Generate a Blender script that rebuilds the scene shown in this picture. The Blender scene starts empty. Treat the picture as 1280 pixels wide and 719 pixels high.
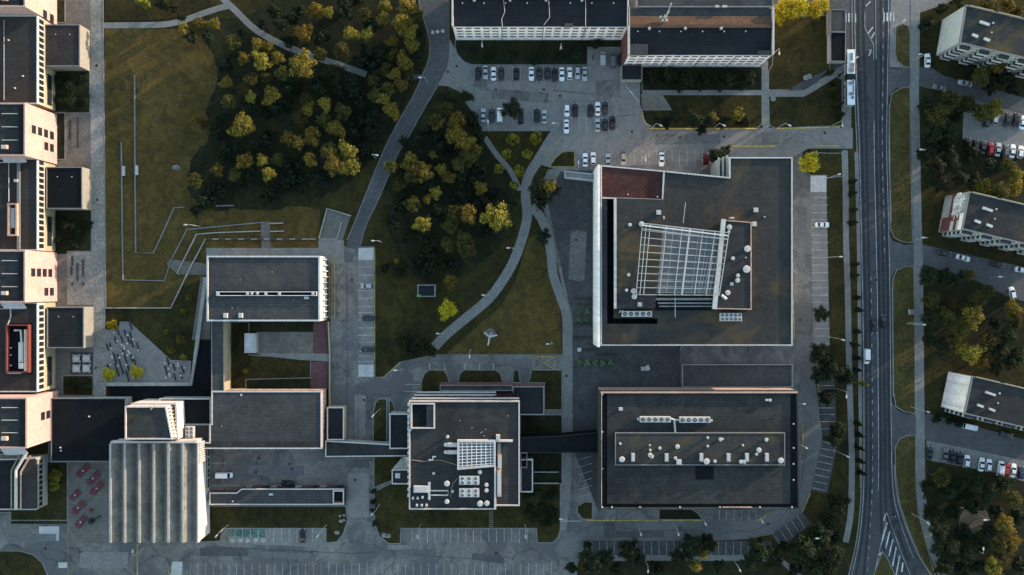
SUNEL=6.5; SKYS=.15; SUNS=2.0; EXPO=2.3
import bpy, bmesh, math, random
from mathutils import Vector, Matrix
random.seed(7)
R = math.radians
scene = bpy.context.scene
col = scene.collection
MPP, CAMH, CX, CY = 0.26, 290.0, 640.0, 359.5      # metres per photo pixel at ground, camera height

def P(px, py, h=0.0):
    """ground-plan position of a point seen at a photo pixel, at height h"""
    k = MPP * (CAMH - h) / CAMH
    return ((px - CX) * k, (CY - py) * k)
def PP(pts, h=0.0): return [P(x, y, h) for x, y in pts]

# ------------------------------------------------------------------ materials
def new_mat(name):
    m = bpy.data.materials.new(name); m.use_nodes = True
    nt = m.node_tree; b = nt.nodes['Principled BSDF']
    return m, nt, b
def N(nt, t, **kw):
    n = nt.nodes.new(t)
    for k, v in kw.items(): setattr(n, k, v)
    return n
def plain(name, c, rough=.7, metal=0, spec=.3):
    m, nt, b = new_mat(name)
    b.inputs['Base Color'].default_value = (*c, 1); b.inputs['Roughness'].default_value = rough
    b.inputs['Metallic'].default_value = metal; b.inputs['Specular IOR Level'].default_value = spec
    return m
def ramp(nt, fac, stops):
    r = N(nt, 'ShaderNodeValToRGB')
    while len(r.color_ramp.elements) < len(stops): r.color_ramp.elements.new(.5)
    for e, (p, c) in zip(r.color_ramp.elements, stops):
        e.position = p; e.color = (*c, 1)
    nt.links.new(fac, r.inputs[0]); return r.outputs[0]
def noise(nt, vec, scale, detail=4, rough=.6, dist=0):
    n = N(nt, 'ShaderNodeTexNoise'); n.inputs['Scale'].default_value = scale
    n.inputs['Detail'].default_value = detail; n.inputs['Roughness'].default_value = rough
    n.inputs['Distortion'].default_value = dist
    nt.links.new(vec, n.inputs['Vector']); return n.outputs['Fac']
def mixc(nt, fac, a, b, mode='MIX'):
    m = N(nt, 'ShaderNodeMix', data_type='RGBA', blend_type=mode)
    if isinstance(fac, float): m.inputs[0].default_value = fac
    else: nt.links.new(fac, m.inputs[0])
    for s, v in ((6, a), (7, b)):
        if isinstance(v, tuple): m.inputs[s].default_value = (*v, 1)
        else: nt.links.new(v, m.inputs[s])
    return m.outputs[2]
def sc(c, k): return tuple(x * k for x in c)

def surface(name, base, big=.25, fine=.35, fine_scale=3.0, big_scale=.06, stain=None, stain_amt=(.55, .75), stain_scale=.05,
            seams=None, rough=.9, bump=.0, speck=0., cracks=0., spec=.06, slabs=None):
    """weathered procedural surface in world metres"""
    m, nt, b = new_mat(name)
    g = N(nt, 'ShaderNodeNewGeometry').outputs['Position']
    f1 = noise(nt, g, fine_scale, 6, .75)
    fine *= 1.5
    c = ramp(nt, f1, [(.3, sc(base, max(.05, 1 - fine))), (.5, base), (.7, sc(base, 1 + fine))])
    f0 = noise(nt, g, 1.1, 8, .85)
    c = mixc(nt, 1.0, c, ramp(nt, f0, [(.35, (.8,)*3), (.65, (1.22,)*3)]), 'MULTIPLY')
    f2 = noise(nt, g, big_scale, 5, .6, .4)
    v = ramp(nt, f2, [(.3, (1 - big,) * 3), (.7, (1 + big,) * 3)])
    c = mixc(nt, 1.0, c, v, 'MULTIPLY')
    f4 = noise(nt, g, .45, 5, .65, .3)
    v = ramp(nt, f4, [(.35, (1 - big * .5,) * 3), (.65, (1 + big * .5,) * 3)])
    c = mixc(nt, 1.0, c, v, 'MULTIPLY')
    if stain:
        f3 = noise(nt, g, stain_scale, 6, .7, .6)
        s = ramp(nt, f3, [(stain_amt[0], (0, 0, 0)), (stain_amt[1], (1, 1, 1))])
        c = mixc(nt, s, c, stain)
    if seams:
        br = N(nt, 'ShaderNodeTexBrick'); nt.links.new(g, br.inputs['Vector'])
        br.inputs['Scale'].default_value = 1.0; br.inputs['Brick Width'].default_value = seams[0]
        br.inputs['Row Height'].default_value = seams[1]; br.inputs['Mortar Size'].default_value = seams[2]
        br.inputs['Color1'].default_value = (1, 1, 1, 1); br.inputs['Color2'].default_value = (.9, .9, .9, 1)
        br.inputs['Mortar'].default_value = (seams[3],) * 3 + (1,)
        c = mixc(nt, 1.0, c, br.outputs['Color'], 'MULTIPLY')
    if cracks:
        vo = N(nt, 'ShaderNodeTexVoronoi', feature='DISTANCE_TO_EDGE'); vo.inputs['Scale'].default_value = .06
        wv = N(nt, 'ShaderNodeVectorMath', operation='ADD'); nt.links.new(g, wv.inputs[0])
        nn = N(nt, 'ShaderNodeTexNoise'); nn.inputs['Scale'].default_value = .15; nn.inputs['Detail'].default_value = 6
        nt.links.new(g, nn.inputs['Vector'])
        s2 = N(nt, 'ShaderNodeVectorMath', operation='SCALE'); s2.inputs['Scale'].default_value = 7
        nt.links.new(nn.outputs['Color'], s2.inputs[0]); nt.links.new(s2.outputs[0], wv.inputs[1])
        nt.links.new(wv.outputs[0], vo.inputs['Vector'])
        cr = ramp(nt, vo.outputs['Distance'], [(.006, (1 - cracks,) * 3), (.016, (1, 1, 1))])
        c = mixc(nt, 1.0, c, cr, 'MULTIPLY')
    if speck:
        f5 = noise(nt, g, 1.6, 3, .9)
        s = ramp(nt, f5, [(.66, (1, 1, 1)), (.74, (1 + speck,) * 3)])
        c = mixc(nt, 1.0, c, s, 'MULTIPLY')
    nt.links.new(c, b.inputs['Base Color'])
    b.inputs['Roughness'].default_value = rough; b.inputs['Specular IOR Level'].default_value = spec
    if bump:
        bp = N(nt, 'ShaderNodeBump'); bp.inputs['Strength'].default_value = bump; bp.inputs['Distance'].default_value = .12
        nt.links.new(f1, bp.inputs['Height']); nt.links.new(bp.outputs[0], b.inputs['Normal'])
    return m

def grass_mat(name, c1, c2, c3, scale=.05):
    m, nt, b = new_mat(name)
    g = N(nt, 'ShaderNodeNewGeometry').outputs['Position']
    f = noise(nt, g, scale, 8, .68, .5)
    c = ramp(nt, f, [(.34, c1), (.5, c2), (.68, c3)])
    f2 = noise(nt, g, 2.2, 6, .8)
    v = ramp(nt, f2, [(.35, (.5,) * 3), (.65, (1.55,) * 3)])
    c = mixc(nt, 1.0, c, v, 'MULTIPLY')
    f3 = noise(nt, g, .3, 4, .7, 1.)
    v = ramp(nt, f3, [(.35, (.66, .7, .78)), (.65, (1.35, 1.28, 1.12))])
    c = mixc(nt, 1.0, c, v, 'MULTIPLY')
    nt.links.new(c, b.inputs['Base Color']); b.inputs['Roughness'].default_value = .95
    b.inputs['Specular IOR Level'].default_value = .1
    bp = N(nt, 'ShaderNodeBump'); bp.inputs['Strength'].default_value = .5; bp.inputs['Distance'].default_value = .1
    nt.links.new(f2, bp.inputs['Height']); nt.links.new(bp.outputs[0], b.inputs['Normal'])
    return m

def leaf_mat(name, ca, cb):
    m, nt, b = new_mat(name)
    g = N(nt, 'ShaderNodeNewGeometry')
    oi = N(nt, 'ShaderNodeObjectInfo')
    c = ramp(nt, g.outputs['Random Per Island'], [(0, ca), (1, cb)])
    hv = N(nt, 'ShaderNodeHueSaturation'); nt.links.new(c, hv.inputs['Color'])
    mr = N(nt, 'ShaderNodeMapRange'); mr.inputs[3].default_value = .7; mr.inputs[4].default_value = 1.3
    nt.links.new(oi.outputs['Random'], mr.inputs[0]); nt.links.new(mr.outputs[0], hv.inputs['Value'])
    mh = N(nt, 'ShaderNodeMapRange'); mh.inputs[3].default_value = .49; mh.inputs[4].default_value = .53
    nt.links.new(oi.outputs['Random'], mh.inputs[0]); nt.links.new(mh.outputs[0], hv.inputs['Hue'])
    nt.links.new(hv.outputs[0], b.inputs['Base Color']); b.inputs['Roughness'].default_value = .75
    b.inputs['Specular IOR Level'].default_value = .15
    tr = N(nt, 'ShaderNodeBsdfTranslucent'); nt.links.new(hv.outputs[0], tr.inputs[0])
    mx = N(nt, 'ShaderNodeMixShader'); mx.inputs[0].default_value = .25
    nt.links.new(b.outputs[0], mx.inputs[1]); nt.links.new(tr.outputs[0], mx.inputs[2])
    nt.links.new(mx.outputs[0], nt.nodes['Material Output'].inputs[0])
    return m

M = {}
M['terrain'] = grass_mat('grass ground', (.018, .017, .007), (.030, .026, .009), (.050, .039, .013), .03)
M['field'] = grass_mat('field grass', (.048, .037, .012), (.070, .051, .016), (.094, .065, .021), .035)
M['lawn'] = grass_mat('lawn grass', (.018, .017, .007), (.030, .026, .009), (.046, .037, .012), .06)
M['deeplawn'] = grass_mat('dark lawn and grove shade', (.011, .014, .008), (.018, .020, .010), (.030, .029, .012), .06)  # grove shade painted into the ground colour; also serves the dark lawns
M['median'] = grass_mat('median grass', (.043, .037, .013), (.060, .048, .017), (.082, .061, .022), .09)
M['dirt'] = surface('bare dirt', (.11, .095, .07), .3, .4)
M['asph'] = surface('parking asphalt', (.188, .178, .162), .2, .2, 2.5, .05, cracks=.12, speck=.12, stain=(.145, .142, .135), stain_amt=(.5, .72))
M['asph_old'] = surface('old patched asphalt', (.158, .148, .133), .25, .25, 2.5, .08, cracks=.3, speck=.2, stain=(.105, .103, .10), stain_amt=(.48, .56), stain_scale=.07)
M['asph_dk'] = surface('dark plaza asphalt', (.066, .066, .066), .25, .25, 2.5, .06, cracks=.15)
M['road'] = surface('road asphalt', (.062, .062, .064), .14, .16, 3, .05, cracks=.25)
M['track'] = surface('worn wheel track', (.036, .037, .041), .14, .16, 3, .05)
M['asph_fix'] = surface('repaired asphalt', (.125, .124, .120), .2, .25, 2.5, .05, speck=.1)
M['bike'] = surface('plain lane asphalt', (.085, .084, .084), .2, .2, 3, .05)
M['path'] = surface('path concrete', (.19, .186, .172), .16, .22, 3, .06, seams=(2.4, 2.4, .04, .8))
M['pave'] = surface('paving slabs', (.148, .137, .119), .2, .25, 3, .07, seams=(1.2, 1.2, .05, .75), stain=(.10, .09, .07), stain_amt=(.52, .7))
M['prom'] = surface('promenade slabs', (.23, .225, .205), .25, .4, 2, .09, seams=(1.5, 1.5, .05, .75), stain=(.14, .13, .10), stain_amt=(.5, .7))
M['pavelight'] = surface('light concrete pad', (.42, .41, .39), .15, .2, 3, .1, stain=(.32, .31, .29), stain_amt=(.5, .7))
M['redpave'] = surface('maroon paving', (.12, .062, .065), .15, .25, 3, .1, seams=(1, 1, .05, .75))
M['ring'] = surface('service road asphalt', (.125, .124, .120), .2, .2, 2.5, .05, speck=.1, stain=(.165, .16, .152), stain_amt=(.5, .7))
M['kerb'] = surface('kerb stone', (.20, .195, .18), .2, .2)
M['yellow'] = surface('worn yellow paint', (.42, .30, .07), .3, .35, 1.2, .3)
M['yellowdim'] = surface('faded yellow paint', (.28, .22, .08), .3, .35, 1.2, .3)
M['line'] = surface('worn white paint', (.42, .42, .40), .3, .35, 1.4, .2)
M['linebright'] = surface('white road paint', (.5, .5, .48), .15, .2)
M['green_bay'] = surface('green bay paint', (.075, .125, .105), .3, .4, 2, .2)
M['conc'] = surface('concrete wall', (.28, .275, .25), .2, .2)
M['white'] = surface('white render', (.45, .40, .37), .08, .08)
M['whitemetal'] = plain('white painted metal', (.60, .59, .56), .45)
M['offwhite'] = surface('pale grey coping', (.42, .42, .40), .12, .15)
M['darkcop'] = surface('dark coping', (.045, .045, .046), .15, .2)
M['greycop'] = surface('grey coping', (.17, .17, .17), .12, .15)
M['cream'] = surface('cream pink render', (.42, .27, .235), .08, .08, 1, .15)
M['creamwall'] = surface('cream render', (.30, .25, .16), .08, .1)
M['strip'] = surface('pale facade panels', (.42, .37, .31), .1, .1)
M['pinkwall'] = surface('pink brick', (.36, .24, .20), .1, .15)
M['brick'] = surface('pale stone wall', (.22, .20, .165), .1, .2, 4)
M['redwall'] = surface('red render', (.13, .050, .045), .1, .15)
M['redmetal'] = plain('red painted metal', (.15, .035, .03), .5)
M['panel'] = surface('white facade panels', (.80, .71, .67), .1, .12, 2, .15, seams=(3.0, 2.8, .08, .75))
M['greypanel'] = surface('grey facade panels', (.30, .30, .28), .15, .15, 2, .15, seams=(3.0, 2.8, .08, .75))
M['orange'] = surface('terracotta strip', (.45, .22, .11), .15, .2)
BR = (.085, .062, .034)
M['roof'] = surface('bitumen roof', (.037, .036, .035), .24, .3, 3, .07, seams=(9, 1.0, .06, .68), speck=.3, stain=(.05, .049, .046), stain_amt=(.54, .66), stain_scale=.11)
M['roofst'] = surface('brown patched bitumen roof', (.041, .040, .038), .18, .25, 3, .07, seams=(9, 1.0, .05, .8), stain=BR, stain_amt=(.50, .64), stain_scale=.05)  # brown patches spread at random over the grey roof
M['roofbr'] = surface('brownish bitumen roof', (.040, .036, .034), .2, .25, 3, .07, seams=(9, 1.0, .05, .85), stain=(.048, .036, .028), stain_amt=(.5, .65))
M['roofmoss'] = surface('mossy bitumen roof', (.038, .037, .036), .2, .3, 3, .07, seams=(9, 1.0, .05, .85), stain=(.09, .07, .03), stain_amt=(.52, .62), stain_scale=.07)
M['rooflt'] = surface('grey bitumen roof', (.052, .052, .052), .22, .3, 3, .07, seams=(9, 1.0, .06, .7), speck=.25, stain=(.07, .068, .062), stain_amt=(.54, .68), stain_scale=.1)
M['roofdk'] = surface('black membrane roof', (.009, .011, .0125), .2, .2, 3, .07, seams=(14, 2.0, .04, .8))
M['roofbl'] = surface('dark sheet roof', (.019, .021, .023), .2, .2, 3, .07, seams=(50, .9, .06, .7))
M['roofsun'] = surface('sheet roof with painted sun', (.10, .06, .04), .2, .25, 2, .1, seams=(50, .9, .06, .8))  # brown of the sunlit north slope and ridge painted into the sheet
M['maroon'] = surface('maroon rusty roof', (.055, .026, .022), .3, .3, 2, .1, seams=(1.6, 60, .05, .8))
M['fold'] = surface('folded grey roof sheet', (.175, .155, .128), .25, .3, 3, .12, stain=(.105, .092, .074), stain_amt=(.5, .7), stain_scale=.2)
M['glass'] = plain('dark window glass', (.015, .018, .022), .12, 0, .6)
M['glassg'] = plain('grey skylight glass', (.13, .132, .125), .25, 0, .5)
M['carglass'] = plain('car glass', (.012, .014, .016), .15, 0, .25)
M['black'] = plain('black void', (.006, .007, .008), .8, 0, .1)
M['blackm'] = plain('black painted metal', (.012, .013, .015), .5)
M['steel'] = plain('galvanised steel', (.42, .40, .37), .6, .1)
M['vent'] = plain('pale vent metal', (.42, .41, .39), .5)
M['rubber'] = plain('tyre rubber', (.012, .012, .012), .9)
M['rim'] = plain('alloy rim', (.35, .35, .36), .35, .7)
M['lamp_lens'] = plain('clear lamp lens', (.6, .6, .58), .15)
M['tail'] = plain('red tail lamp', (.30, .01, .01), .25)
M['bark'] = surface('bark', (.07, .055, .04), .2, .3)
M['wood'] = surface('weathered wood', (.05, .045, .04), .2, .3)
M['redwood'] = plain('raspberry painted wood', (.13, .016, .03), .6)
M['tan'] = surface('tan sheet metal', (.42, .28, .20), .2, .25)
M['stone'] = surface('boulder stone', (.19, .185, .175), .3, .35)
M['l_gold'] = leaf_mat('leaves with painted sun gold', (.030, .028, .008), (.30, .205, .032))  # gold of the sun on crown tops put into the leaf colour
M['l_under'] = leaf_mat('low tree leaves with painted shade', (.009, .014, .008), (.020, .027, .012))  # near-black leaf colour stands in for the shade between the crowns
M['l_mid'] = leaf_mat('olive leaves', (.012, .016, .006), (.120, .098, .022))
M['l_dark'] = leaf_mat('dark green leaves', (.005, .009, .005), (.036, .044, .017))
M['l_yel'] = leaf_mat('bright yellow leaves', (.14, .10, .008), (.55, .39, .022))
M['l_pot'] = leaf_mat('fresh green leaves', (.07, .13, .05), (.20, .30, .12))
CARC = {k: plain(k + ' car paint', c, .28, m_, .5) for k, (c, m_) in dict(
    white=((.70, .70, .69), 0), silver=((.36, .37, .38), .3), grey=((.12, .125, .13), .3), black=((.010, .010, .012), 0),
    dark=((.030, .033, .037), .2), red=((.30, .012, .02), 0), maroon=((.09, .006, .010), 0), teal=((.02, .04, .045), .2),
    blue=((.02, .03, .07), .2), beige=((.38, .33, .27), .2)).items()}

# ------------------------------------------------------------------ mesh helpers
class MB:
    def __init__(s): s.v = []; s.f = []; s.mi = []; s.mats = []
    def m(s, mat):
        if mat not in s.mats: s.mats.append(mat)
        return s.mats.index(mat)
    def add(s, vs, fs, mat=None):
        b = len(s.v); s.v += [tuple(v) for v in vs]
        k = s.m(mat) if mat else 0
        for f in fs: s.f.append([b + i for i in f]); s.mi.append(k)
        return s
    def box(s, cx, cy, z0, z1, sx, sy, rz=0, mat=None):
        c, n = math.cos(rz), math.sin(rz); vs = []
        for z in (z0, z1):
            for x, y in ((-sx/2, -sy/2), (sx/2, -sy/2), (sx/2, sy/2), (-sx/2, sy/2)):
                vs.append((cx + x*c - y*n, cy + x*n + y*c, z))
        return s.add(vs, [(0,3,2,1),(4,5,6,7),(0,1,5,4),(1,2,6,5),(2,3,7,6),(3,0,4,7)], mat)
    def beam(s, a, b, w, t, mat=None):
        a = Vector(a); b = Vector(b); d = (b - a)
        if d.length < 1e-6: return s
        d.normalize(); up = Vector((0, 0, 1))
        if abs(d.z) > .95: up = Vector((0, 1, 0))
        x = d.cross(up).normalized(); y = x.cross(d).normalized(); vs = []
        for p in (a, b):
            for i, j in ((-1,-1),(1,-1),(1,1),(-1,1)): vs.append(p + x*w/2*i + y*t/2*j)
        return s.add(vs, [(0,3,2,1),(4,5,6,7),(0,1,5,4),(1,2,6,5),(2,3,7,6),(3,0,4,7)], mat)
    def cyl(s, cx, cy, z0, z1, r0, r1=None, n=12, mat=None, cap=True):
        if r1 is None: r1 = r0
        vs = [(cx + r*math.cos(2*math.pi*i/n), cy + r*math.sin(2*math.pi*i/n), z) for r, z in ((r0, z0), (r1, z1)) for i in range(n)]
        fs = [(i, (i+1) % n, n + (i+1) % n, n + i) for i in range(n)]
        if cap: fs += [tuple(range(n - 1, -1, -1)), tuple(range(n, 2*n))]
        return s.add(vs, fs, mat)
    def tube(s, pts, r0, r1=None, n=7, mat=None):
        if r1 is None: r1 = r0
        pts = [Vector(p) for p in pts]; k = len(pts); vs = []
        for i, p in enumerate(pts):
            d = (pts[min(i+1, k-1)] - pts[max(i-1, 0)]).normalized()
            up = Vector((0, 0, 1)) if abs(d.z) < .9 else Vector((1, 0, 0))
            x = d.cross(up).normalized(); y = x.cross(d); r = r0 + (r1 - r0)*i/max(1, k-1)
            for j in range(n):
                a = 2*math.pi*j/n; vs.append(p + x*math.cos(a)*r + y*math.sin(a)*r)
        fs = [(i*n + j, i*n + (j+1) % n, (i+1)*n + (j+1) % n, (i+1)*n + j) for i in range(k-1) for j in range(n)]
        fs += [tuple(range(n-1, -1, -1)), tuple(range((k-1)*n, k*n))]
        return s.add(vs, fs, mat)
    def prism(s, poly, z0, z1, mat=None, top=True, bottom=True, topmat=None):
        poly = ccw(poly); n = len(poly)
        vs = [(x, y, z0) for x, y in poly] + [(x, y, z1) for x, y in poly]
        s.add(vs, [(i, (i+1) % n, n + (i+1) % n, n + i) for i in range(n)], mat)
        if top: s.add([(x, y, z1) for x, y in poly], [tuple(range(n))], topmat or mat)
        if bottom: s.add([(x, y, z0) for x, y in poly], [tuple(range(n-1, -1, -1))], mat)
        return s
    def ring(s, poly, off_out, off_in, z0, z1, mat=None):
        poly = ccw(poly); o = inset(poly, -off_out); i_ = inset(poly, off_in); n = len(poly)
        vs = [(*p, z0) for p in o] + [(*p, z1) for p in o] + [(*p, z1) for p in i_] + [(*p, z0) for p in i_]
        fs = []
        for i in range(n):
            j = (i+1) % n
            for k in range(4): a, b = k*n, ((k+1) % 4)*n; fs.append((a+i, a+j, b+j, b+i))
        return s.add(vs, fs, mat)
    def build(s, name, mat=None, parent=None, origin=(0, 0, 0), smooth=False):
        o = Vector(origin)
        me = bpy.data.meshes.new(name)
        me.from_pydata([tuple(Vector(v) - o) for v in s.v], [], s.f)
        mats = s.mats if s.mats else [mat]
        for m_ in mats: me.materials.append(m_)
        if s.mats:
            for p, k in zip(me.polygons, s.mi): p.material_index = k
        if smooth:
            for p in me.polygons: p.use_smooth = True
        me.update()
        ob = bpy.data.objects.new(name, me); col.objects.link(ob)
        if parent: ob.parent = parent
        else: ob.location = o
        return ob
def area(p): return sum(p[i-1][0]*p[i][1] - p[i][0]*p[i-1][1] for i in range(len(p)))/2
def ccw(p): return list(p) if area(p) > 0 else list(reversed(p))
def inset(poly, d):
    n = len(poly); out = []
    for i in range(n):
        p0, p1, p2 = Vector(poly[i-1]), Vector(poly[i]), Vector(poly[(i+1) % n])
        a = (p1-p0).normalized(); b = (p2-p1).normalized()
        na = Vector((-a.y, a.x)); nb = Vector((-b.y, b.x)); m = na + nb
        if m.length < 1e-6: m = na.copy()
        m.normalize(); k = d/max(.3, m.dot(na)); q = p1 + m*k; out.append((q.x, q.y))
    return out
def smooth_line(pts, sub=6):
    out = []
    n = len(pts)
    for i in range(n-1):
        p0, p1, p2, p3 = pts[max(0, i-1)], pts[i], pts[i+1], pts[min(n-1, i+2)]
        for k in range(sub):
            t = k/sub
            out.append(tuple(.5*((2*p1[j]) + (-p0[j]+p2[j])*t + (2*p0[j]-5*p1[j]+4*p2[j]-p3[j])*t*t + (-p0[j]+3*p1[j]-3*p2[j]+p3[j])*t**3) for j in range(2)))
    out.append(tuple(pts[-1])); return out
def strip_poly(pts, w):
    """outline of a strip of width w (world units) along pts"""
    L, Rr = [], []; n = len(pts)
    for i in range(n):
        a = Vector(pts[max(0, i-1)]); b = Vector(pts[min(n-1, i+1)]); d = (b-a).normalized()
        nn = Vector((-d.y, d.x)); p = Vector(pts[i]); ww = w[i] if isinstance(w, list) else w
        L.append(tuple(p + nn*ww/2)); Rr.append(tuple(p - nn*ww/2))
    return L + Rr[::-1]

# ------------------------------------------------------------------ tagging
LABELS = {}
def tag(o, label, cat, group=None, kind=None):
    o['label'] = label; o['category'] = cat
    if group: o['group'] = group
    if kind: o['kind'] = kind
    LABELS.setdefault(label, []).append(o.name)
    return o
def thing(name, label, cat, loc=(0, 0, 0), rz=0, group=None):
    o = bpy.data.objects.new(name, None); col.objects.link(o)
    o.location = loc; o.rotation_euler = (0, 0, rz); o.empty_display_size = .5
    return tag(o, label, cat, group)
def copy_tree(o, parent=None):
    c = o.copy(); col.objects.link(c)
    if parent: c.parent = parent
    for ch in list(o.children): copy_tree(ch, c)
    return c
def struct(o): o['kind'] = 'structure'; return o
SHN = [0]
def sheet(name, pts, mat, z, px=True, sub=0, jit=0):
    SHN[0] += 1; z = (.004 + .0012*SHN[0] if z < .015 else z + .012 + .0009*(SHN[0] % 11))
    if sub: pts = smooth_line(pts + [pts[0]], sub)[:-1]
    if jit:
        rj = random.Random(SHN[0]); pts = [(x + rj.uniform(-jit, jit), y + rj.uniform(-jit, jit)) for x, y in pts]
    w = PP(pts) if px else pts
    mb = MB(); w = ccw(w); mb.add([(x, y, z) for x, y in w], [tuple(range(len(w)))], M[mat])
    return struct(mb.build(name))
def path(name, pts, wpx, mat, z, smooth=True):
    if smooth: pts = smooth_line(pts, 6)
    return sheet(name, strip_poly(PP(pts), wpx*MPP), mat, z, px=False)
def kerb_line(pts, w=.28, z=.14, mat='kerb', smooth=True, name='kerb'):
    if smooth and len(pts) > 2: pts = smooth_line(pts, 5)
    mb = MB(); mb.prism(strip_poly(PP(pts), w), -.05, z, M[mat]); return struct(mb.build(name))
def lawn(pts, mat='lawn', z=.13, kerb=True, sub=0, kerbmat='kerb'):
    if sub: pts = smooth_line(pts + [pts[0]], sub)[:-1]
    w = ccw(PP(pts)); mb = MB(); mb.add([(x, y, z) for x, y in w], [tuple(range(len(w)))], M[mat]); struct(mb.build('lawn'))
    if kerb:
        mb = MB(); mb.ring(w, .22, .03, -.02, z + .02, M[kerbmat]); struct(mb.build('kerb'))
    else:
        mb = MB(); mb.prism(w, -.02, z - .004, M[mat], top=False, bottom=False); struct(mb.build('lawn_edge'))

# label helper: say where a thing stands by its nearest landmark
LMS = []
def lm(name, x, y): LMS.append((name, x, y))
NUM = ['zero', 'one', 'two', 'three', 'four', 'five', 'six', 'seven', 'eight', 'nine', 'ten', 'eleven', 'twelve', 'thirteen', 'fourteen', 'fifteen', 'sixteen', 'seventeen', 'eighteen', 'nineteen', 'twenty']
USED = set()
def where(look, px, py):
    c = sorted(LMS, key=lambda l: (l[1]-px)**2 + (l[2]-py)**2)
    for l in c[:7]:
        dx, dy = px - l[1], py - l[2]; n = round(math.hypot(dx, dy)/17.0)
        a = math.degrees(math.atan2(-dy, dx)) % 360
        d = ['right of', 'above and right of', 'above', 'above and left of', 'left of', 'below and left of', 'below', 'below and right of'][int((a + 22.5)//45) % 8]
        t = f"{look} beside {l[0]}" if n < 1 else f"{look} {NUM[min(n, 20)]} car length{'s' if n > 1 else ''} {d} {l[0]}"
        if n < 1 and math.hypot(dx, dy) < 1: t = f"{look} on {l[0]}"
        if t not in USED and len(t.split()) <= 16: USED.add(t); return t
    for l in c[:7]:
        for l2 in c[:7]:
            if l is l2: continue
            n = round(math.hypot(px - l[1], py - l[2])/17.0); n2 = round(math.hypot(px - l2[1], py - l2[2])/17.0)
            t = f"{look} {NUM[min(n,20)]} car lengths from {l[0]}, {NUM[min(n2,20)]} from {l2[0]}"
            if t not in USED and len(t.split()) <= 16: USED.add(t); return t
    return t
# ================================================================== LANDMARKS used in labels
for a in [('the grey boulder', 220, 210), ('the tripod sculpture', 612, 420), ('the glass roof grid', 850, 325), ('the folded grey roof', 200, 610),
          ('the articulated bus', 1065, 97), ('the bus stop kiosk', 1047, 45), ('the red picnic benches', 110, 620), ('the maroon roof corner', 790, 230),
          ('the bright yellow park tree', 558, 388), ('the brightest park tree', 620, 268), ('the white car on the right strip', 1028, 281), ('the small park kiosk', 532, 363),
          ('the mural gable', 1190, 265), ('the cream gable', 1195, 485), ('the pale gable block', 1190, 40), ('the bare earth patch', 1215, 652),
          ('the fan roof centre', 585, 608), ('the courtyard pavilion', 313, 430), ('the square terrace', 418, 286), ('the yellow corner tree', 1017, 203),
          ('the yellow hatched box', 683, 454), ('the triangular traffic island', 1104, 705), ('the stepped terraces', 285, 295), ('the red skylight box', 22, 436),
          ('the upper left path fork', 280, 15), ('the porch below the white block', 790, 91), ('the road bollards', 547, 41), ('the flat roof with centre strip', 872, 560),
          ('the curved service road', 1005, 640), ('the lower access road', 450, 640), ('the right hand grove', 1215, 400), ('the top zebra crossing', 1085, 22)]: lm(*a)

# ================================================================== GROUND
g = MB(); g.add([(-3000, -3000, 0), (3000, -3000, 0), (3000, 3000, 0), (-3000, 3000, 0)], [(0, 1, 2, 3)], M['terrain']); struct(g.build('ground'))
sheet('grass_field', [(131, 36), (230, 36), (275, 60), (292, 110), (290, 160), (280, 200), (300, 240), (330, 250), (400, 262), (398, 312), (262, 312), (258, 400), (131, 384)], 'field', .01)
sheet('grove_shade', [(262, 62), (250, 40), (262, 20), (300, 22), (340, 0), (350, -20), (518, -20), (520, 5), (531, 40), (532, 75), (522, 96), (512, 118), (498, 146), (480, 178), (462, 205), (430, 232), (400, 246), (350, 262), (300, 262), (262, 262), (236, 238), (240, 200), (262, 170), (258, 140), (268, 110), (272, 85)], 'deeplawn', .006, sub=8, jit=2)  # added dark sheets, deep tree shade painted onto the ground
sheet('grove_shade', [(552, 112), (590, 128), (600, 166), (612, 190), (640, 228), (640, 262), (628, 300), (600, 330), (570, 350), (528, 352), (505, 330), (490, 300), (480, 262), (480, 232), (498, 198), (520, 160), (536, 130)], 'deeplawn', .006, sub=8, jit=2)
sheet('grove_shade', [(1153, 112), (1205, 122), (1203, 176), (1290, 205), (1290, 262), (1215, 236), (1160, 238), (1153, 180)], 'deeplawn', .006, sub=8, jit=2)
sheet('grove_shade', [(1156, 334), (1222, 354), (1262, 374), (1290, 380), (1290, 480), (1215, 462), (1180, 452), (1157, 420)], 'deeplawn', .006, sub=8, jit=2)
sheet('grove_shade', [(1160, 578), (1240, 594), (1290, 606), (1290, 750), (1196, 750), (1180, 700), (1162, 650)], 'deeplawn', .006, sub=8, jit=2)
sheet('grove_shade', [(740, 702), (962, 702), (975, 690), (1005, 655), (1045, 640), (1055, 690), (1040, 750), (735, 750)], 'deeplawn', .006, sub=8, jit=2)
sheet('grass_field', [(560, 440), (600, 405), (625, 385), (645, 350), (660, 300), (672, 292), (688, 330), (700, 380), (702, 443), (560, 443)], 'field', .01)
sheet('grass_field', [(452, 312), (470, 290), (490, 300), (498, 400), (500, 450), (478, 470), (469, 468), (468, 312)], 'lawn', .01)
Z = lambda k: .02 + .010*k
BIG = [(132, 560), (413, 560), (413, 308), (468, 308), (468, 471), (479, 471), (500, 452), (545, 443), (703, 443), (703, 360), (690, 300), (680, 262), (668, 250), (685, 212),
       (718, 209), (745, 205), (912, 190), (1004, 188), (1002, 200), (1005, 215), (1013, 222), (1018, 430), (1020, 480), (1025, 520), (1028, 545), (1024, 580), (1014, 612), (1004, 640),
       (985, 660), (965, 668), (935, 674), (880, 676), (740, 676), (730, 684), (722, 705), (720, 745), (-20, 745), (-20, 640), (14, 640), (14, 655), (84, 655), (84, 577), (132, 577)]
sheet('asphalt_yard', BIG, 'asph_old', Z(0))
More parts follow.
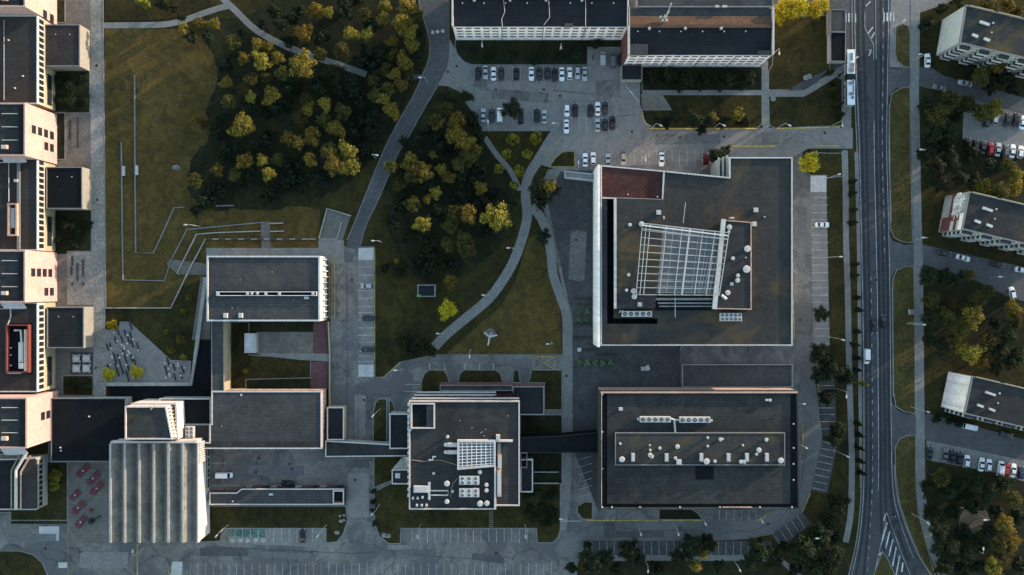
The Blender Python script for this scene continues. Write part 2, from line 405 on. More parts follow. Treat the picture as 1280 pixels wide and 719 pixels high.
sheet('car_park', [(560, 45), (568, 60), (576, 72), (590, 82), (735, 82), (735, 60), (778, 60), (778, 98), (800, 98), (800, 130), (804, 145), (812, 155), (822, 160), (1050, 160), (1066, 160),
      (1066, 186), (1010, 186), (990, 197), (912, 197), (745, 211), (700, 213), (672, 205), (690, 172), (688, 163), (603, 163), (597, 150), (583, 130), (575, 115), (560, 108), (547, 107)], 'asph', Z(1))
sheet('road', smooth_line([(520, -20), (523, 5), (532, 35), (537, 55), (535, 75), (527, 95), (516, 120), (500, 148), (484, 178), (470, 210), (458, 240), (444, 275), (432, 310)], 4) +
      smooth_line([(449, 312), (458, 280), (470, 255), (483, 225), (497, 192), (512, 168), (530, 135), (547, 107), (560, 80), (562, 48), (562, 30), (562, -20)], 4), 'bike', Z(2))
sheet('plaza', [(700, 215), (742, 213), (745, 435), (745, 485), (716, 485), (716, 400), (705, 350), (694, 300), (684, 250)], 'asph_dk', Z(2))
sheet('plaza', [(716, 440), (748, 434), (748, 640), (716, 560)], 'asph_dk', Z(3))
sheet('service_yard', [(745, 432), (850, 432), (850, 486), (745, 486)], 'asph_dk', Z(3))
sheet('loading_ramp', [(852, 457), (988, 457), (988, 483), (852, 483)], 'bike', Z(4))
sheet('yard', [(262, 566), (432, 566), (432, 612), (262, 612)], 'asph_old', Z(4))
sheet('concrete_patch', [(435, 591), (461, 591), (461, 647), (435, 647)], 'asph', Z(3))
sheet('service_road', smooth_line([(996, 440), (1000, 480), (1003, 520), (1003, 556), (996, 590), (985, 618), (965, 640), (940, 650), (880, 651), (745, 651), (722, 658), (705, 672), (692, 688)], 4) +
      smooth_line([(722, 704), (730, 686), (745, 676), (880, 676), (935, 673), (965, 666), (985, 658), (1004, 638), (1014, 610), (1024, 578), (1027, 545), (1024, 518), (1020, 478), (1018, 440)], 4), 'ring', Z(2))
sheet('plaza', [(84, 577), (142, 577), (142, 679), (84, 679)], 'pave', Z(2))
sheet('concrete_pad', [(49, 658), (74, 658), (74, 676), (49, 676)], 'pavelight', Z(3))
sheet('concrete_pad', [(215, 702), (228, 702), (226, 745), (212, 745)], 'pavelight', Z(3))
sheet('concrete_pad', [(73, 703), (84, 703), (84, 710), (73, 710)], 'pavelight', Z(3))
# right main road
ML = [(1066, -20), (1067, 60), (1070, 130), (1073, 200), (1075, 300), (1077, 400), (1078, 500), (1078, 600), (1076, 640), (1071, 680), (1062, 719), (1053, 750)]
MR = [(1113, -20), (1113, 20), (1112, 60), (1110, 180), (1112, 260), (1114, 360), (1115, 480), (1116, 540), (1117, 590), (1121, 625), (1132, 660), (1147, 695), (1162, 719), (1180, 755)]
mls, mrs = smooth_line(ML, 5), smooth_line(MR, 5)
sheet('road', mls + mrs[::-1], 'road', Z(4))
sheet('forecourt', [(1112, -20), (1190, -20), (1190, 2), (1150, 16), (1148, 86), (1112, 84)], 'asph', Z(0))
sheet('side_road', [(1108, 84), (1118, 86), (1150, 84), (1160, 82), (1180, 95), (1290, 125), (1290, 146), (1206, 122), (1150, 108), (1120, 110), (1110, 122)], 'bike', Z(5))
sheet('car_park', [(1204, 142), (1212, 120), (1290, 140), (1290, 200), (1235, 182), (1203, 174)], 'asph', Z(3))
sheet('side_road', [(1110, 290), (1116, 301), (1130, 306), (1152, 305), (1180, 312), (1290, 336), (1290, 380), (1262, 372), (1222, 352), (1155, 331), (1128, 333), (1118, 340), (1112, 352)], 'bike', Z(5))
sheet('side_road', [(1113, 500), (1122, 513), (1135, 518), (1160, 517), (1200, 528), (1290, 552), (1290, 578), (1205, 560), (1160, 551), (1145, 543), (1128, 545), (1118, 560), (1114, 572)], 'bike', Z(5))
sheet('car_park', [(1158, 548), (1205, 558), (1290, 576), (1290, 605), (1240, 590), (1158, 575)], 'asph', Z(3))
# wheel tracks and road lines
for t in (.13, .27, .60, .74, .88):
    c = [(a[0]*(1-t) + b[0]*t, a[1]*(1-t) + b[1]*t) for a, b in zip(mls, mrs[:len(mls)])]
    path('wheel_track', c, 3.0, 'track', Z(6), False)
def lines(segs, w=.14, mat='line', name='road_marking', z=Z(9)):
    mb = MB()
    for a, b in segs:
        mb2 = strip_poly([P(*a), P(*b)], w); mb.add([(x, y, z) for x, y in ccw(mb2)], [(0, 1, 2, 3)], M[mat])
    return struct(mb.build(name))
def dash(pts, on, off):
    out = []; acc = 0; state = True; start = pts[0]
    for i in range(len(pts)-1):
        a, b = Vector(pts[i]), Vector(pts[i+1]); L = (b-a).length; pos = 0
        while pos < L:
            need = (on if state else off) - acc; step = min(need, L-pos); p = a.lerp(b, (pos+step)/L)
            if state: out.append((tuple(a.lerp(b, pos/L)), tuple(p)))
            acc += step; pos += step
            if acc >= (on if state else off) - 1e-6: acc = 0; state = not state
    return out
def poly_seg(pts): return list(zip(pts[:-1], pts[1:]))
lane = lambda t: [(a[0]*(1-t) + b[0]*t, a[1]*(1-t) + b[1]*t) for a, b in zip(mls, mrs[:len(mls)])]
lines(poly_seg(lane(.045)), .12); lines(poly_seg(lane(.95)), .12)
lines(dash([p for p in lane(.33) if p[1] > 330], 5, 9), .13); lines(poly_seg([p for p in lane(.53) if 130 < p[1] < 620]), .14); lines(poly_seg([p for p in lane(.60) if p[1] < 75]), .13)
lines(dash([p for p in lane(.80) if p[1] < 330], 6, 9), .13)
lines(poly_seg([(1081, 15), (1081, 35), (1092, 56), (1092, 75)]), .13)
lines([((1082, 8), (1088, 2)), ((1085, 42), (1091, 34)), ((1089, 48), (1093, 41)), ((1086, 70), (1089, 62)), ((1086, 62), (1089, 66))], .3, 'linebright')
lines([((x, 17), (x, 28)) for x in (1057, 1061, 1065, 1069)] + [((x, 16), (x, 27)) for x in (1105, 1109, 1113, 1117)], .5, 'line', 'zebra_crossing')
lines([((1104.5, 651), (1107, 642)), ((1101, 681), (1109, 653)), ((1107, 685), (1112, 664)), ((1111, 695), (1116, 674)), ((1115.5, 708), (1120, 684)), ((1120, 719), (1124.5, 694)), ((1127, 715), (1128.5, 703)),
       ((1098, 694), (1101.5, 691)), ((1096, 706), (1098, 702)), ((1093, 716), (1095, 713))], .42, 'line')
lines(poly_seg([(1108, 640), (1112, 650), (1126, 690), (1138, 719)]) + poly_seg([(1107, 650), (1099, 690), (1092, 719)]), .12)
M_isl = [(1103, 690), (1108, 697), (1118, 719), (1130, 750), (1080, 750), (1092, 719)]
lawn(M_isl, 'median', .16)
# kerbs of the main road
kerb_line([(p[0]-1.4, p[1]) for p in mls], .3, .15, smooth=False)
for seg in [[p for p in mrs if p[1] < 5], [p for p in mrs if 118 < p[1] < 292], [p for p in mrs if 348 < p[1] < 503], [p for p in mrs if 572 < p[1]]]:
    kerb_line([(p[0]+1.2, p[1]) for p in seg], .3, .15, smooth=False)
sheet('footway', [(1068, 190), (1073, 190), (1076, 300), (1076, 400), (1077, 540), (1077, 610), (1075, 610), (1073.5, 540), (1072, 400), (1071, 300)], 'path', Z(2))
# pavements right
lawn([(1120, 34), (1128, 30), (1135, 33), (1137, 40), (1137, 84), (1130, 83), (1122, 77), (1119, 66)], 'median', .14)
lawn([(1112, 135), (1115, 118), (1125, 111), (1137, 109), (1137.5, 180), (1140, 303), (1128, 302), (1118, 297), (1113, 285)], 'median', .14)
lawn([(1116, 350), (1121, 338), (1130, 334), (1141.5, 333), (1143, 420), (1143.5, 517), (1130, 514), (1120, 508), (1117, 490)], 'median', .14)
lawn([(1119, 560), (1124, 549), (1133, 545), (1144, 544), (1144, 600), (1147, 640), (1157, 680), (1168, 719), (1175, 745), (1180, 755), (1162, 719), (1148, 695), (1134, 662), (1123, 626), (1119, 592)][:-1] if False else
     [(1119, 560), (1124, 549), (1133, 545), (1144, 544), (1144, 600), (1147, 640), (1157, 680), (1170, 725), (1166, 722), (1150, 695), (1135, 661), (1124, 626), (1119.5, 592)], 'median', .14)
path('pavement', [(1144, -20), (1144, 60), (1143, 110), (1144.5, 180), (1146, 260), (1148, 333), (1149, 420), (1150, 517), (1150.5, 560), (1151, 600), (1154, 640), (1164, 680), (1178, 719), (1190, 750)], 11, 'path', Z(7))
sheet('grass_verge', [(1036, 190), (1053, 190), (1055, 300), (1057, 400), (1060, 500), (1061, 600), (1060, 640), (1050, 700), (1040, 740), (980, 740), (966, 682), (1005, 655), (1020, 620), (1034, 600), (1047, 555), (1040, 470), (1034, 300)], 'lawn', .012)
lawn([(1003, 206), (1006, 196), (1014, 191), (1034, 192), (1052, 192), (1053, 220), (1034, 222), (1034, 219), (1013, 219), (1006, 214)], 'lawn', .13)
path('pavement', [(1056, 188), (1057, 240), (1057.5, 300), (1059.5, 360), (1061, 440), (1062.5, 500), (1064.5, 560), (1064.5, 610), (1063, 645), (1057, 678)], 7.5, 'path', Z(3))
path('footpath', [(968, 694), (985, 708), (1005, 725)], 6, 'path', Z(3))
sheet('footpath', [(740, 694), (745, 701), (962, 701), (966, 695), (960, 694)], 'path', Z(3))
# right parking strip
sheet('parking_bays', [(1013, 219), (1033, 219), (1033, 240), (1013, 240)], 'pavelight', Z(4))
sheet('parking_bays', [(1013, 240), (1033, 240), (1037, 432), (1017, 432)], 'asph', Z(3))
sheet('parking_bays', [(1020, 450), (1042, 450), (1046, 545), (1028, 545)], 'asph_dk', Z(3))
sheet('parking_bays', [(1028, 550), (1047, 554), (1034, 617), (1013, 613)], 'asph_dk', Z(3))
sheet('parking_bays', [(1003, 641), (1015, 655), (976, 685), (964, 668)], 'asph_dk', Z(3))
sheet('parking_bays', [(738, 676), (962, 676), (962, 695), (738, 695)], 'asph_dk', Z(3))
lines([((1014, y), (1035, y)) for y in (247, 256.5, 266, 275, 284.5, 294, 303, 312.5, 322, 331.5, 341, 350.5, 360, 369, 378)] + [((1019, y), (1037, y)) for y in (411, 420, 429)] +
      [((1022, y), (1043, y)) for y in (482, 490, 510, 518, 527, 536)] + [((1028 - i*1.9, 552 + i*8.2), (1045 - i*1.9, 556 + i*8.2)) for i in range(8)] +
      [((996.5 - i*7.6, 645 + i*5.2), (1006 - i*7.6, 660 + i*5.2)) for i in range(5)], .12)
lines([((x, 677), (x, 695)) for x in [740 + 9.3*i for i in range(25)]], .10)
lines([((x, 638), (x, 650)) for x in (890, 899, 908, 917.5, 927, 936, 945)], .10)
lines([((723, 575 - i*-9.3), (739.5, 570 - i*-9.3)) for i in range(6)], .12)
# bottom car park
lines([((x, 704 + (x-250)*0), (x, 745)) for x in [219 + 9.6*i for i in range(50)]], .10)
lines([((x, 661), (x, 678)) for x in [515 + 9.6*i for i in range(16)]], .12)
lines([((x, 661), (x, 678)) for x in [284 + 9.7*i for i in range(12)]], .12)
sheet('parking_bays', [(283, 660), (394, 660), (394, 684), (333, 681), (283, 680)], 'asph', Z(5))
lawn_bays = sheet('disabled_bays', [(286, 661), (333, 661), (333, 672), (286, 670)], 'green_bay', Z(7))
mb = MB()
for x in (290, 300, 309.5, 319.5, 329):
    cx, cy = P(x, 675.5); mb.cyl(cx, cy, Z(7), Z(9), .62, .62, 14, M['line']); mb.cyl(cx, cy, Z(9), Z(9)+.004, .3, .3, 10, M['green_bay'])
struct(mb.build('road_marking'))
lines([((276, 661), (284, 678)), ((276, 678), (284, 661)), ((276, 661), (276, 678)), ((284, 661), (284, 678))], .16, 'yellowdim')
lines([((172, 680), (172, 719))], .5, 'yellowdim'); lines([((85, 657), (85, 719))], .15, 'yellowdim')
lines(poly_seg([(210, 712), (213, 719)]), .2, 'yellow')
lines([((y, 0), (y, 0)) for y in ()] or [((448, y), (467, y)) for y in (334, 344, 354, 363, 373, 383, 391, 400, 410, 419, 428, 438, 445, 452)], .13)
sheet('concrete_pad', [(448, 310), (467, 310), (467, 325), (448, 325)], 'pavelight', Z(5)); sheet('concrete_pad', [(448, 456), (467, 456), (467, 471), (448, 471)], 'pavelight', Z(5))
sheet('parking_bays', [(448, 325), (467, 325), (467, 456), (448, 456)], 'asph', Z(4))
# top car park bays
lines([((x, 82.5), (x, 100)) for x in [593 + 9.6*i for i in range(16)]] + [((x, 136), (x, 153)) for x in (599, 609, 619.5, 629, 647, 656, 666, 675.5, 686)] +
      [((x, 129), (x, 166)) for x in (704, 714, 724, 733, 742.5, 752, 761, 770)] + [((705, 147.5), (770, 147.5))] + [((x, 188), (x, 206)) for x in [726 + 9.5*i for i in range(19)]] +
      [((x, 118+0), (x, 118)) for x in ()], .10)
lines([((706, 166), (693, 183))] + [((721, 189), (703, 190)), ((690, 183), (681, 194))], .2, 'yellowdim')
lines([((777, 101), (799, 128))], .2, 'line')
for s in ([(909, 183), (969, 183)], [(1018, 182.5), (1049, 182.5)], [(733, 650.5), (823, 650.5)], [(828, 650.5), (878, 650.5)], [(781, 677), (788, 677)], [(856, 676.5), (873, 676.5)],
          [(797, 161+0), (797, 161)], ): 
    if s[0] != s[1]: kerb_line(s, .35, .13, 'yellow', False)
kerb_line([(1003, 530), (1003, 556), (1000, 570), (996, 585)], .3, .15, 'yellowdim'); kerb_line([(963, 639), (955, 646), (946, 651)], .3, .15, 'yellow')
kerb_line([(1013, 616), (1008, 628), (1003, 640)], .3, .15, 'yellowdim'); kerb_line([(1018, 432), (1020, 455), (1022, 478), (1024, 500)], .3, .14, 'yellowdim')
kerb_line([(990, 350), (992, 400), (992.5, 424)], .4, .2, 'yellowdim')
# --- lawns
lawn([(527, 492), (527, 478), (531, 467), (537, 463), (555, 463), (559, 470), (561, 478), (552, 478), (549, 492)], 'lawn')
lawn([(573, 478), (575, 468), (580, 463), (620, 463), (625, 468), (628, 478)], 'lawn')
lawn([(641, 478), (643, 463), (648, 463), (650, 478)], 'lawn')
lawn([(661, 478), (665, 463), (702, 463), (702, 512), (681, 512), (681, 478)], 'lawn')
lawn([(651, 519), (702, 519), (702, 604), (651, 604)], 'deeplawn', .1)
lawn([(470, 503), (474, 499), (483, 499), (483, 556), (467, 556), (467, 515)], 'lawn'); lawn([(487, 499), (491, 504), (493, 515), (487, 518)], 'lawn')
lawn([(468, 571), (511, 571), (511, 601), (500, 603), (490, 600), (468, 609)], 'lawn')
lawn([(468, 615), (490, 604), (512, 604), (700, 605), (700, 662), (697, 672), (690, 678), (672, 678), (671, 660), (501, 660), (500, 679), (486, 679), (475, 670), (469, 655)], 'lawn')
lawn([(252, 661), (262, 633), (432, 633), (434, 650), (429, 667), (421, 677), (408, 678), (408, 660), (278, 660), (275, 676), (250, 677)], 'lawn')
lawn([(-20, 689), (25, 689), (42, 694), (53, 704), (59, 718), (60, 750), (-20, 750)], 'lawn')
lawn([(0, 578), (84, 578), (84, 650), (14, 650), (14, 640), (0, 640)], 'lawn')
lawn([(722, 633), (731, 628), (740, 628), (740, 649), (728, 648), (722, 640)], 'lawn')
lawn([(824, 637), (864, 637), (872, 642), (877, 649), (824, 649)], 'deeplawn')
lawn([(740, 680), (738, 690), (732, 684), (734, 676), (739, 677)], 'lawn')
# centre car park island with trees, lawns by the white blocks
lawn([(688, 208), (694, 198), (703, 191), (712, 189.5), (718, 189.5), (718, 208)], 'lawn', kerbmat='yellowdim')
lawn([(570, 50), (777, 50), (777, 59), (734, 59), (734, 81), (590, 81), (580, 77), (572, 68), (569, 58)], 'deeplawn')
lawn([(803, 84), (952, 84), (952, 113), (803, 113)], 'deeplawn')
lawn([(828, 119), (952, 119), (952, 155), (946, 160), (820, 160), (808, 154), (803, 144), (803, 138), (840, 138)], 'lawn')
kerb_line([(803, 140), (805, 151), (812, 158), (822, 161), (946, 161)], .32, .16, 'yellow')
kerb_line([(970, 161), (1050, 159)], .32, .16, 'yellow', False)
sheet('small_terrace', [(801, 118), (828, 118), (840, 138), (803, 140)], 'pave', Z(3))
lawn([(961, 90), (961, 112), (1003, 112), (1038, 92), (1036, 78), (1036, 20), (968, 20), (966, 80)], 'terrain', .08)
lawn([(961, 121), (1004, 121), (1014, 116), (1046, 96), (1052, 100), (1052, 157), (970, 160), (962, 157)], 'lawn')
sheet('dark_bed', [(985, 113), (1005, 100), (1028, 90), (1036, 86), (1020, 104), (1006, 112)], 'asph_dk', .1)
path('footpath', [(956, 76), (956.5, 120), (957, 160)], 8, 'path', Z(8), False)
path('footpath', [(803, 116), (956, 116.5), (1004, 117), (1020, 108), (1040, 95), (1060, 80)], 7, 'path', Z(9), False)
sheet('footway', [(1048, 100), (1057, 84), (1064, 84), (1064, 160), (1053, 160)], 'asph', Z(4))
sheet('footway', [(1036, 78), (1062, 78), (1060, 92), (1046, 92)], 'asph_dk', Z(5))
sheet('forecourt', [(955, -20), (1066, -20), (1066, 80), (1057, 80), (1057, 12), (955, 12)], 'bike', Z(2))
# park paths
path('footpath', [(543, 434), (556, 420), (576, 403), (597, 386), (615, 369), (632, 345), (644, 322), (654, 294), (659, 270), (657, 245), (660, 222), (674, 198), (690, 172), (698, 161)], 12, 'path', Z(5))
path('footpath', [(606, 172), (622, 195), (638, 214), (650, 238)], 6.5, 'path', Z(2))
path('footpath', [(664, 258), (676, 272), (684, 292), (689, 320), (692, 345), (701, 372), (708, 395), (709.5, 440), (709.5, 545)], 11.5, 'path', Z(4))
path('footpath', [(709.5, 540), (708, 580), (704, 640), (700, 662)], 14, 'asph', Z(4))
path('footpath', [(262, -18), (293, 12), (318, 36), (345, 52), (375, 65), (420, 80), (458, 93)], 8, 'path', Z(1))
path('footpath', [(128, 32), (200, 31), (228, 26), (262, 14), (290, 6)], 7.5, 'path', Z(2))
path('footpath', [(508, 97), (528, 96)], 6, 'asph_dk', Z(1), False)
sheet('grass_verge', [(131, -20), (262, -20), (262, 8), (228, 20), (200, 25), (131, 26)], 'lawn', .012)
# promenade left
sheet('promenade', [(60, -20), (128, -20), (130, 180), (132, 490), (132, 577), (60, 577)], 'pave', Z(0))
sheet('promenade', [(113, -20), (128, -20), (130, 180), (131.5, 360), (132.5, 495), (117.5, 495), (116, 360), (113.5, 180)], 'prom', Z(2))
kerb_line([(128.6, -20), (130.6, 180), (132, 360), (132.4, 384)], .3, .12, 'kerb', False)
for l in ([(66, 87), (112, 87), (112, 141), (68, 141)], [(68, 141), (81, 141), (81, 199), (70, 199)], [(66, 263), (114, 263), (114, 314), (84, 314), (84, 318), (68, 318)], [(79, 470), (116, 470), (116, 494), (79, 494)],
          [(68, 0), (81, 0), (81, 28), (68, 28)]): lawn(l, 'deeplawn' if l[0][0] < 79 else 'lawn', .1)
sheet('terrace', [(84, 315), (116, 315), (116, 381), (84, 381)], 'prom', Z(3)); sheet('terrace', [(82, 142), (112, 142), (112, 190), (82, 190)], 'pave', Z(3))
sheet('deck', [(88, 440), (116.5, 440), (116.5, 468), (88, 468)], 'asph_dk', Z(4))
sheet('plaza', [(132, 412), (148, 412), (150, 402), (162, 402), (168, 408), (214, 450), (239, 451), (238, 478), (132, 478)], 'path', Z(5))
lawn([(133, 386), (214, 386), (228, 358), (258, 347), (252, 400), (247, 424), (239, 450), (215, 449), (170, 409), (162, 401), (150, 401), (133, 411)], 'lawn', .08, False)
sheet('paved_walk', [(240, 425), (251, 346), (263, 346), (263, 424)], 'pave', Z(5))
sheet('paved_walk', [(258, 310), (428, 310), (428, 330), (413, 330), (413, 322), (258, 322)], 'path', Z(6))
sheet('paved_walk', [(212, 324), (260, 330), (260, 344), (222, 343), (208, 330)], 'pave', Z(6))
sheet('stair_landing', [(326, 277), (337, 277), (339, 310), (327, 310)], 'pave', Z(3))
sheet('paved_walk', [(398, 300), (430, 300), (430, 330), (413, 330), (398, 312)], 'path', Z(5))
sheet('paved_terrace', [(399, 299), (409, 262), (438, 270.5), (428, 301)], 'pave', Z(3))
sheet('sunken_court', [(136, 479), (240, 479), (248, 426), (266, 426), (266, 500), (136, 500)], 'roofdk', Z(8))
# courtyard
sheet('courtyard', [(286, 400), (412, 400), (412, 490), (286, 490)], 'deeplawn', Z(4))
lawn([(288, 403), (311, 403), (311, 444), (350, 447), (388, 450), (388, 472), (307, 474), (307, 487), (288, 487)], 'lawn', .1)
sheet('courtyard_paving', [(320, 415), (392, 415), (392, 443), (318, 442)], 'pave', Z(9)); sheet('paved_walk', [(318, 441), (411, 442), (411, 452), (376, 450), (330, 445)], 'path', Z(10)+.09)
sheet('red_paving', [(392, 402), (410, 402), (410, 442), (391, 442)], 'redpave', Z(9)); sheet('red_paving', [(389, 452), (410, 452), (410, 487), (388, 487)], 'redpave', Z(9))
# bare patch and bollard ring
sheet('bare_ground', [(1198, 660), (1200, 645), (1208, 635), (1222, 633), (1234, 640), (1236, 655), (1226, 662), (1212, 669), (1202, 671)], 'dirt', .02, sub=4)
lines([((666.5, 446), (693.5, 446)), ((693.5, 446), (693.5, 462)), ((693.5, 462), (666.5, 462)), ((666.5, 462), (666.5, 446)), ((666.5, 446), (693.5, 462)), ((666.5, 462), (693.5, 446))], .16, 'yellow')
lines(sum([[((x, 455), (x, 463)), ((x, 455), (x + d, 455))] for x, d in ((537, 2), (556, -2), (581, 2), (617, -2), (599.5, 2))], []), .18, 'line')
lines([((506, y), (525, y)) for y in (480.5, 489.5, 498.5, 507.5)], .13)
lines([((264, 579), (282, 579)), ((264, 607), (300, 607))], .1)
# kerbs round the asphalt edge of park and road
kerb_line([(522, -20), (524.5, 5), (533, 35), (537.5, 55), (535.5, 75), (527.5, 95), (516.5, 120), (500.5, 148), (484.5, 178), (470.5, 210), (458.5, 240), (444.5, 275), (434, 300)], .25, .1)
kerb_line([(547, 108), (530, 136), (512, 169), (497, 193), (483, 226), (470, 256), (458, 281), (450, 308)], .2, .08)
kerb_line([(603, 163.5), (688, 163.5)], .25, .1, 'kerb', False)
kerb_line([(468.5, 311), (468.5, 471), (479, 472), (500, 453)], .25, .12, 'yellowdim', False)

# repaired patches, manholes and tar seams in the asphalt
rp_ = random.Random(12)
for (x, y, w_, h_, a, m_) in ((280, 690, 60, 10, 0, 'asph_dk'), (350, 694, 90, 7, 2, 'bike'), (520, 692, 50, 9, -3, 'bike'), (610, 698, 40, 8, 8, 'asph_dk'), (450, 520, 14, 50, 0, 'asph'), (440, 420, 22, 36, 0, 'bike'), (452, 580, 20, 10, 0, 'asph_dk'), (500, 684, 30, 6, 0, 'asph'),
        (130, 700, 60, 20, 0, 'asph'), (40, 672, 60, 9, 0, 'bike'), (650, 120, 70, 12, 4, 'asph_old'), (760, 112, 30, 22, -6, 'asph_old'), (860, 174, 80, 12, 0, 'bike'), (975, 173, 60, 14, 0, 'asph_old'), (1002, 300, 12, 80, 0, 'bike'), (1005, 440, 20, 40, 2, 'bike'), (800, 668, 60, 8, 0, 'asph_dk'),
        (762, 663, 14, 20, 0, 'asph_dk'), (900, 664, 40, 9, 0, 'bike'), (722, 320, 20, 60, 3, 'bike'), (345, 588, 70, 12, 0, 'bike'), (650, 454, 40, 10, 0, 'bike'), (520, 456, 30, 8, -8, 'bike'), (600, 105, 16, 10, 10, 'bike')):
    c_, n_ = math.cos(R(a)), math.sin(R(a))
    pts = [(x + u*w_/2*c_ - v*h_/2*n_, y + u*w_/2*n_ + v*h_/2*c_) for u, v in ((-1, -1), (-.2, -1.08), (1, -1), (1, 1), (.3, 1.05), (-1, 1))]
    sheet('asphalt_patch', pts, {'asph_dk': 'bike', 'bike': 'asph_fix'}.get(m_, m_), Z(6)+.004)
for (x, y) in ((571, 83), (560, 90), (620, 112), (680, 112), (700, 120), (790, 165), (850, 172), (1031, 166), (905, 171), (440, 350), (455, 500), (444, 600), (390, 690), (300, 694), (620, 692), (700, 560), (708, 470), (720, 300), (1000, 400), (1003, 560), (850, 660), (960, 655), (1095, 350), (1084, 500), (57, 686), (100, 690), (120, 460), (122, 250), (121, 82), (320, 590), (362, 580), (365, 586), (324, 573)):
    X, Y = P(x, y); mb = MB(); mb.cyl(X, Y, .05, Z(8)+.02, .40, .40, 14, M['blackm']); mb.cyl(X, Y, Z(8)+.02, Z(8)+.026, .3, .3, 12, M['rim']) if 0 else None; tag(mb.build('manhole_cover'), where('black round manhole cover', x, y), 'manhole cover', 'manhole covers in the asphalt')
lines([((262, 683), (340, 687)), ((340, 687), (440, 692)), ((440, 692), (470, 690)), ((340, 687), (341, 700)), ((300, 685), (301, 700)), ((490, 676), (505, 692)), ((505, 692), (560, 697)), ((560, 697), (610, 700)), ((610, 700), (612, 719)), ((722, 664), (745, 655)), ((745, 655), (800, 663)), ((800, 663), (940, 664)),
       ((940, 664), (975, 650)), ((975, 650), (1000, 615)), ((1000, 615), (1008, 560)), ((690, 113), (760, 120)), ((600, 112), (640, 116)), ((770, 146), (795, 143)), ((700, 172), (705, 178)), ((434, 330), (434, 560)), ((448, 480), (448, 556)), ((716, 560), (716, 640)), ((716, 640), (720, 650))], .16, 'asph_dk', 'tar_seam', Z(8))
# ================================================================== BUILDINGS
def rect(x0, y0, x1, y1): return [(x0, y0), (x1, y0), (x1, y1), (x0, y1)]
def block(name, label, cat, poly, h, wall='conc', roof='roof', par=.5, pt=.35, pm='offwhite', group=None, base=-.3, cap=True):
    w = ccw(PP(poly, h)); cx = sum(p[0] for p in w)/len(w); cy = sum(p[1] for p in w)/len(w)
    root = thing(name, label, cat, (cx, cy, 0), 0, group); root['_o'] = (cx, cy)
    mb = MB(); mb.prism(w, base, h, M[wall], top=False); mb.build('wall', None, root, (cx, cy, 0))
    if cap:
        mb = MB(); mb.prism(inset(w, .06), h-.3, h, M[roof]); mb.build('roof', None, root, (cx, cy, 0))
    if par: mb = MB(); mb.ring(w, .05, pt, h-.25, h+par, M[pm]); mb.build('parapet', None, root, (cx, cy, 0))
    return root
def org(root): return (root.location.x, root.location.y, 0)
def part(root, name, mb, smooth=False): return mb.build(name, None, root, org(root), smooth)
def sub(parent, root, name, mb): 
    return mb.build(name, None, parent, org(root))
def slab(root, name, poly, z0, z1, mat, pxh=None):
    mb = MB(); mb.prism(PP(poly, z1 if pxh is None else pxh), z0, z1, M[mat]); return part(root, name, mb)
WM = {}
def win_mesh(w, h, frame, glass='glass', d=.09):
    k = (w, h, frame, glass)
    if k not in WM:
        mb = MB(); t = .07
        for (x, z, sx, sz) in ((0, h/2-t/2, w, t), (0, -h/2+t/2, w, t), (-w/2+t/2, 0, t, h-2*t), (w/2-t/2, 0, t, h-2*t), (0, 0, t*.7, h-2*t)):
            mb.box(x, d/2, z-sz/2, z+sz/2, sx, d, 0, M[frame])
        mb.box(0, .02, -h/2+t, h/2-t, w-2*t, .045, 0, M[glass])
        o = mb.build('window'); WM[k] = o.data; bpy.data.objects.remove(o)
    return WM[k]
def windows(root, a, b, h, zs, n=None, ts=None, w=1.5, hh=1.4, frame='whitemetal', glass='glass', name='window', margin=.5):
    """windows on the wall under roof edge a-b (photo pixels at height h), seen left to right from outside"""
    A, B = Vector(P(*a, h)), Vector(P(*b, h)); L = (B-A).length; t = (B-A).normalized(); nn = Vector((t.y, -t.x))
    if ts is None: ts = [(margin + (i+.5)*(L-2*margin)/n)/L for i in range(n)]
    me = win_mesh(w, hh, frame, glass); ang = math.atan2(-nn.x, nn.y)
    for z in zs:
        for q in ts:
            p = A.lerp(B, q); o = bpy.data.objects.new(name, me); col.objects.link(o); o.parent = root
            o.location = (p.x - root.location.x, p.y - root.location.y, z); o.rotation_euler = (0, 0, ang)
def vent(root, px, py, h, r=.6, ht=.9, cap=True, name='roof_vent'):
    x, y = P(px, py, h+ht); mb = MB(); mb.cyl(x, y, h-.05, h+ht*.75, r*.8, r*.8, 14, M['vent'])
    mb.cyl(x, y, h+ht*.75, h+ht, r, r*.85, 14, M['vent'])
    if cap: mb.cyl(x, y, h+ht, h+ht+.06, r*.35, r*.3, 8, M['steel'])
    part(root, name, mb)
def boxv(root, x0, y0, x1, y1, h, ht, mat='vent', name='roof_hatch', rz=0):
    (ax, ay), (bx, by) = P(x0, y0, h+ht), P(x1, y1, h+ht)
    mb = MB(); mb.box((ax+bx)/2, (ay+by)/2, h-.05, h+ht, abs(bx-ax), abs(ay-by), rz, M[mat])
    mb.box((ax+bx)/2, (ay+by)/2, h+ht, h+ht+.05, abs(bx-ax)*.8, abs(ay-by)*.8, rz, M['steel']); return part(root, name, mb)
def pipe(root, pts, h, r=.2, mat='vent', name='pipe', zoff=.4):
    mb = MB(); mb.tube([(*P(x, y, h+zoff), h+zoff) for x, y in pts], r, None, 7, M[mat])
    for x, y in pts:
        X, Y = P(x, y, h+zoff); mb.box(X, Y, h-.02, h+zoff, .12, .12, 0, M['steel'])
    part(root, name, mb)
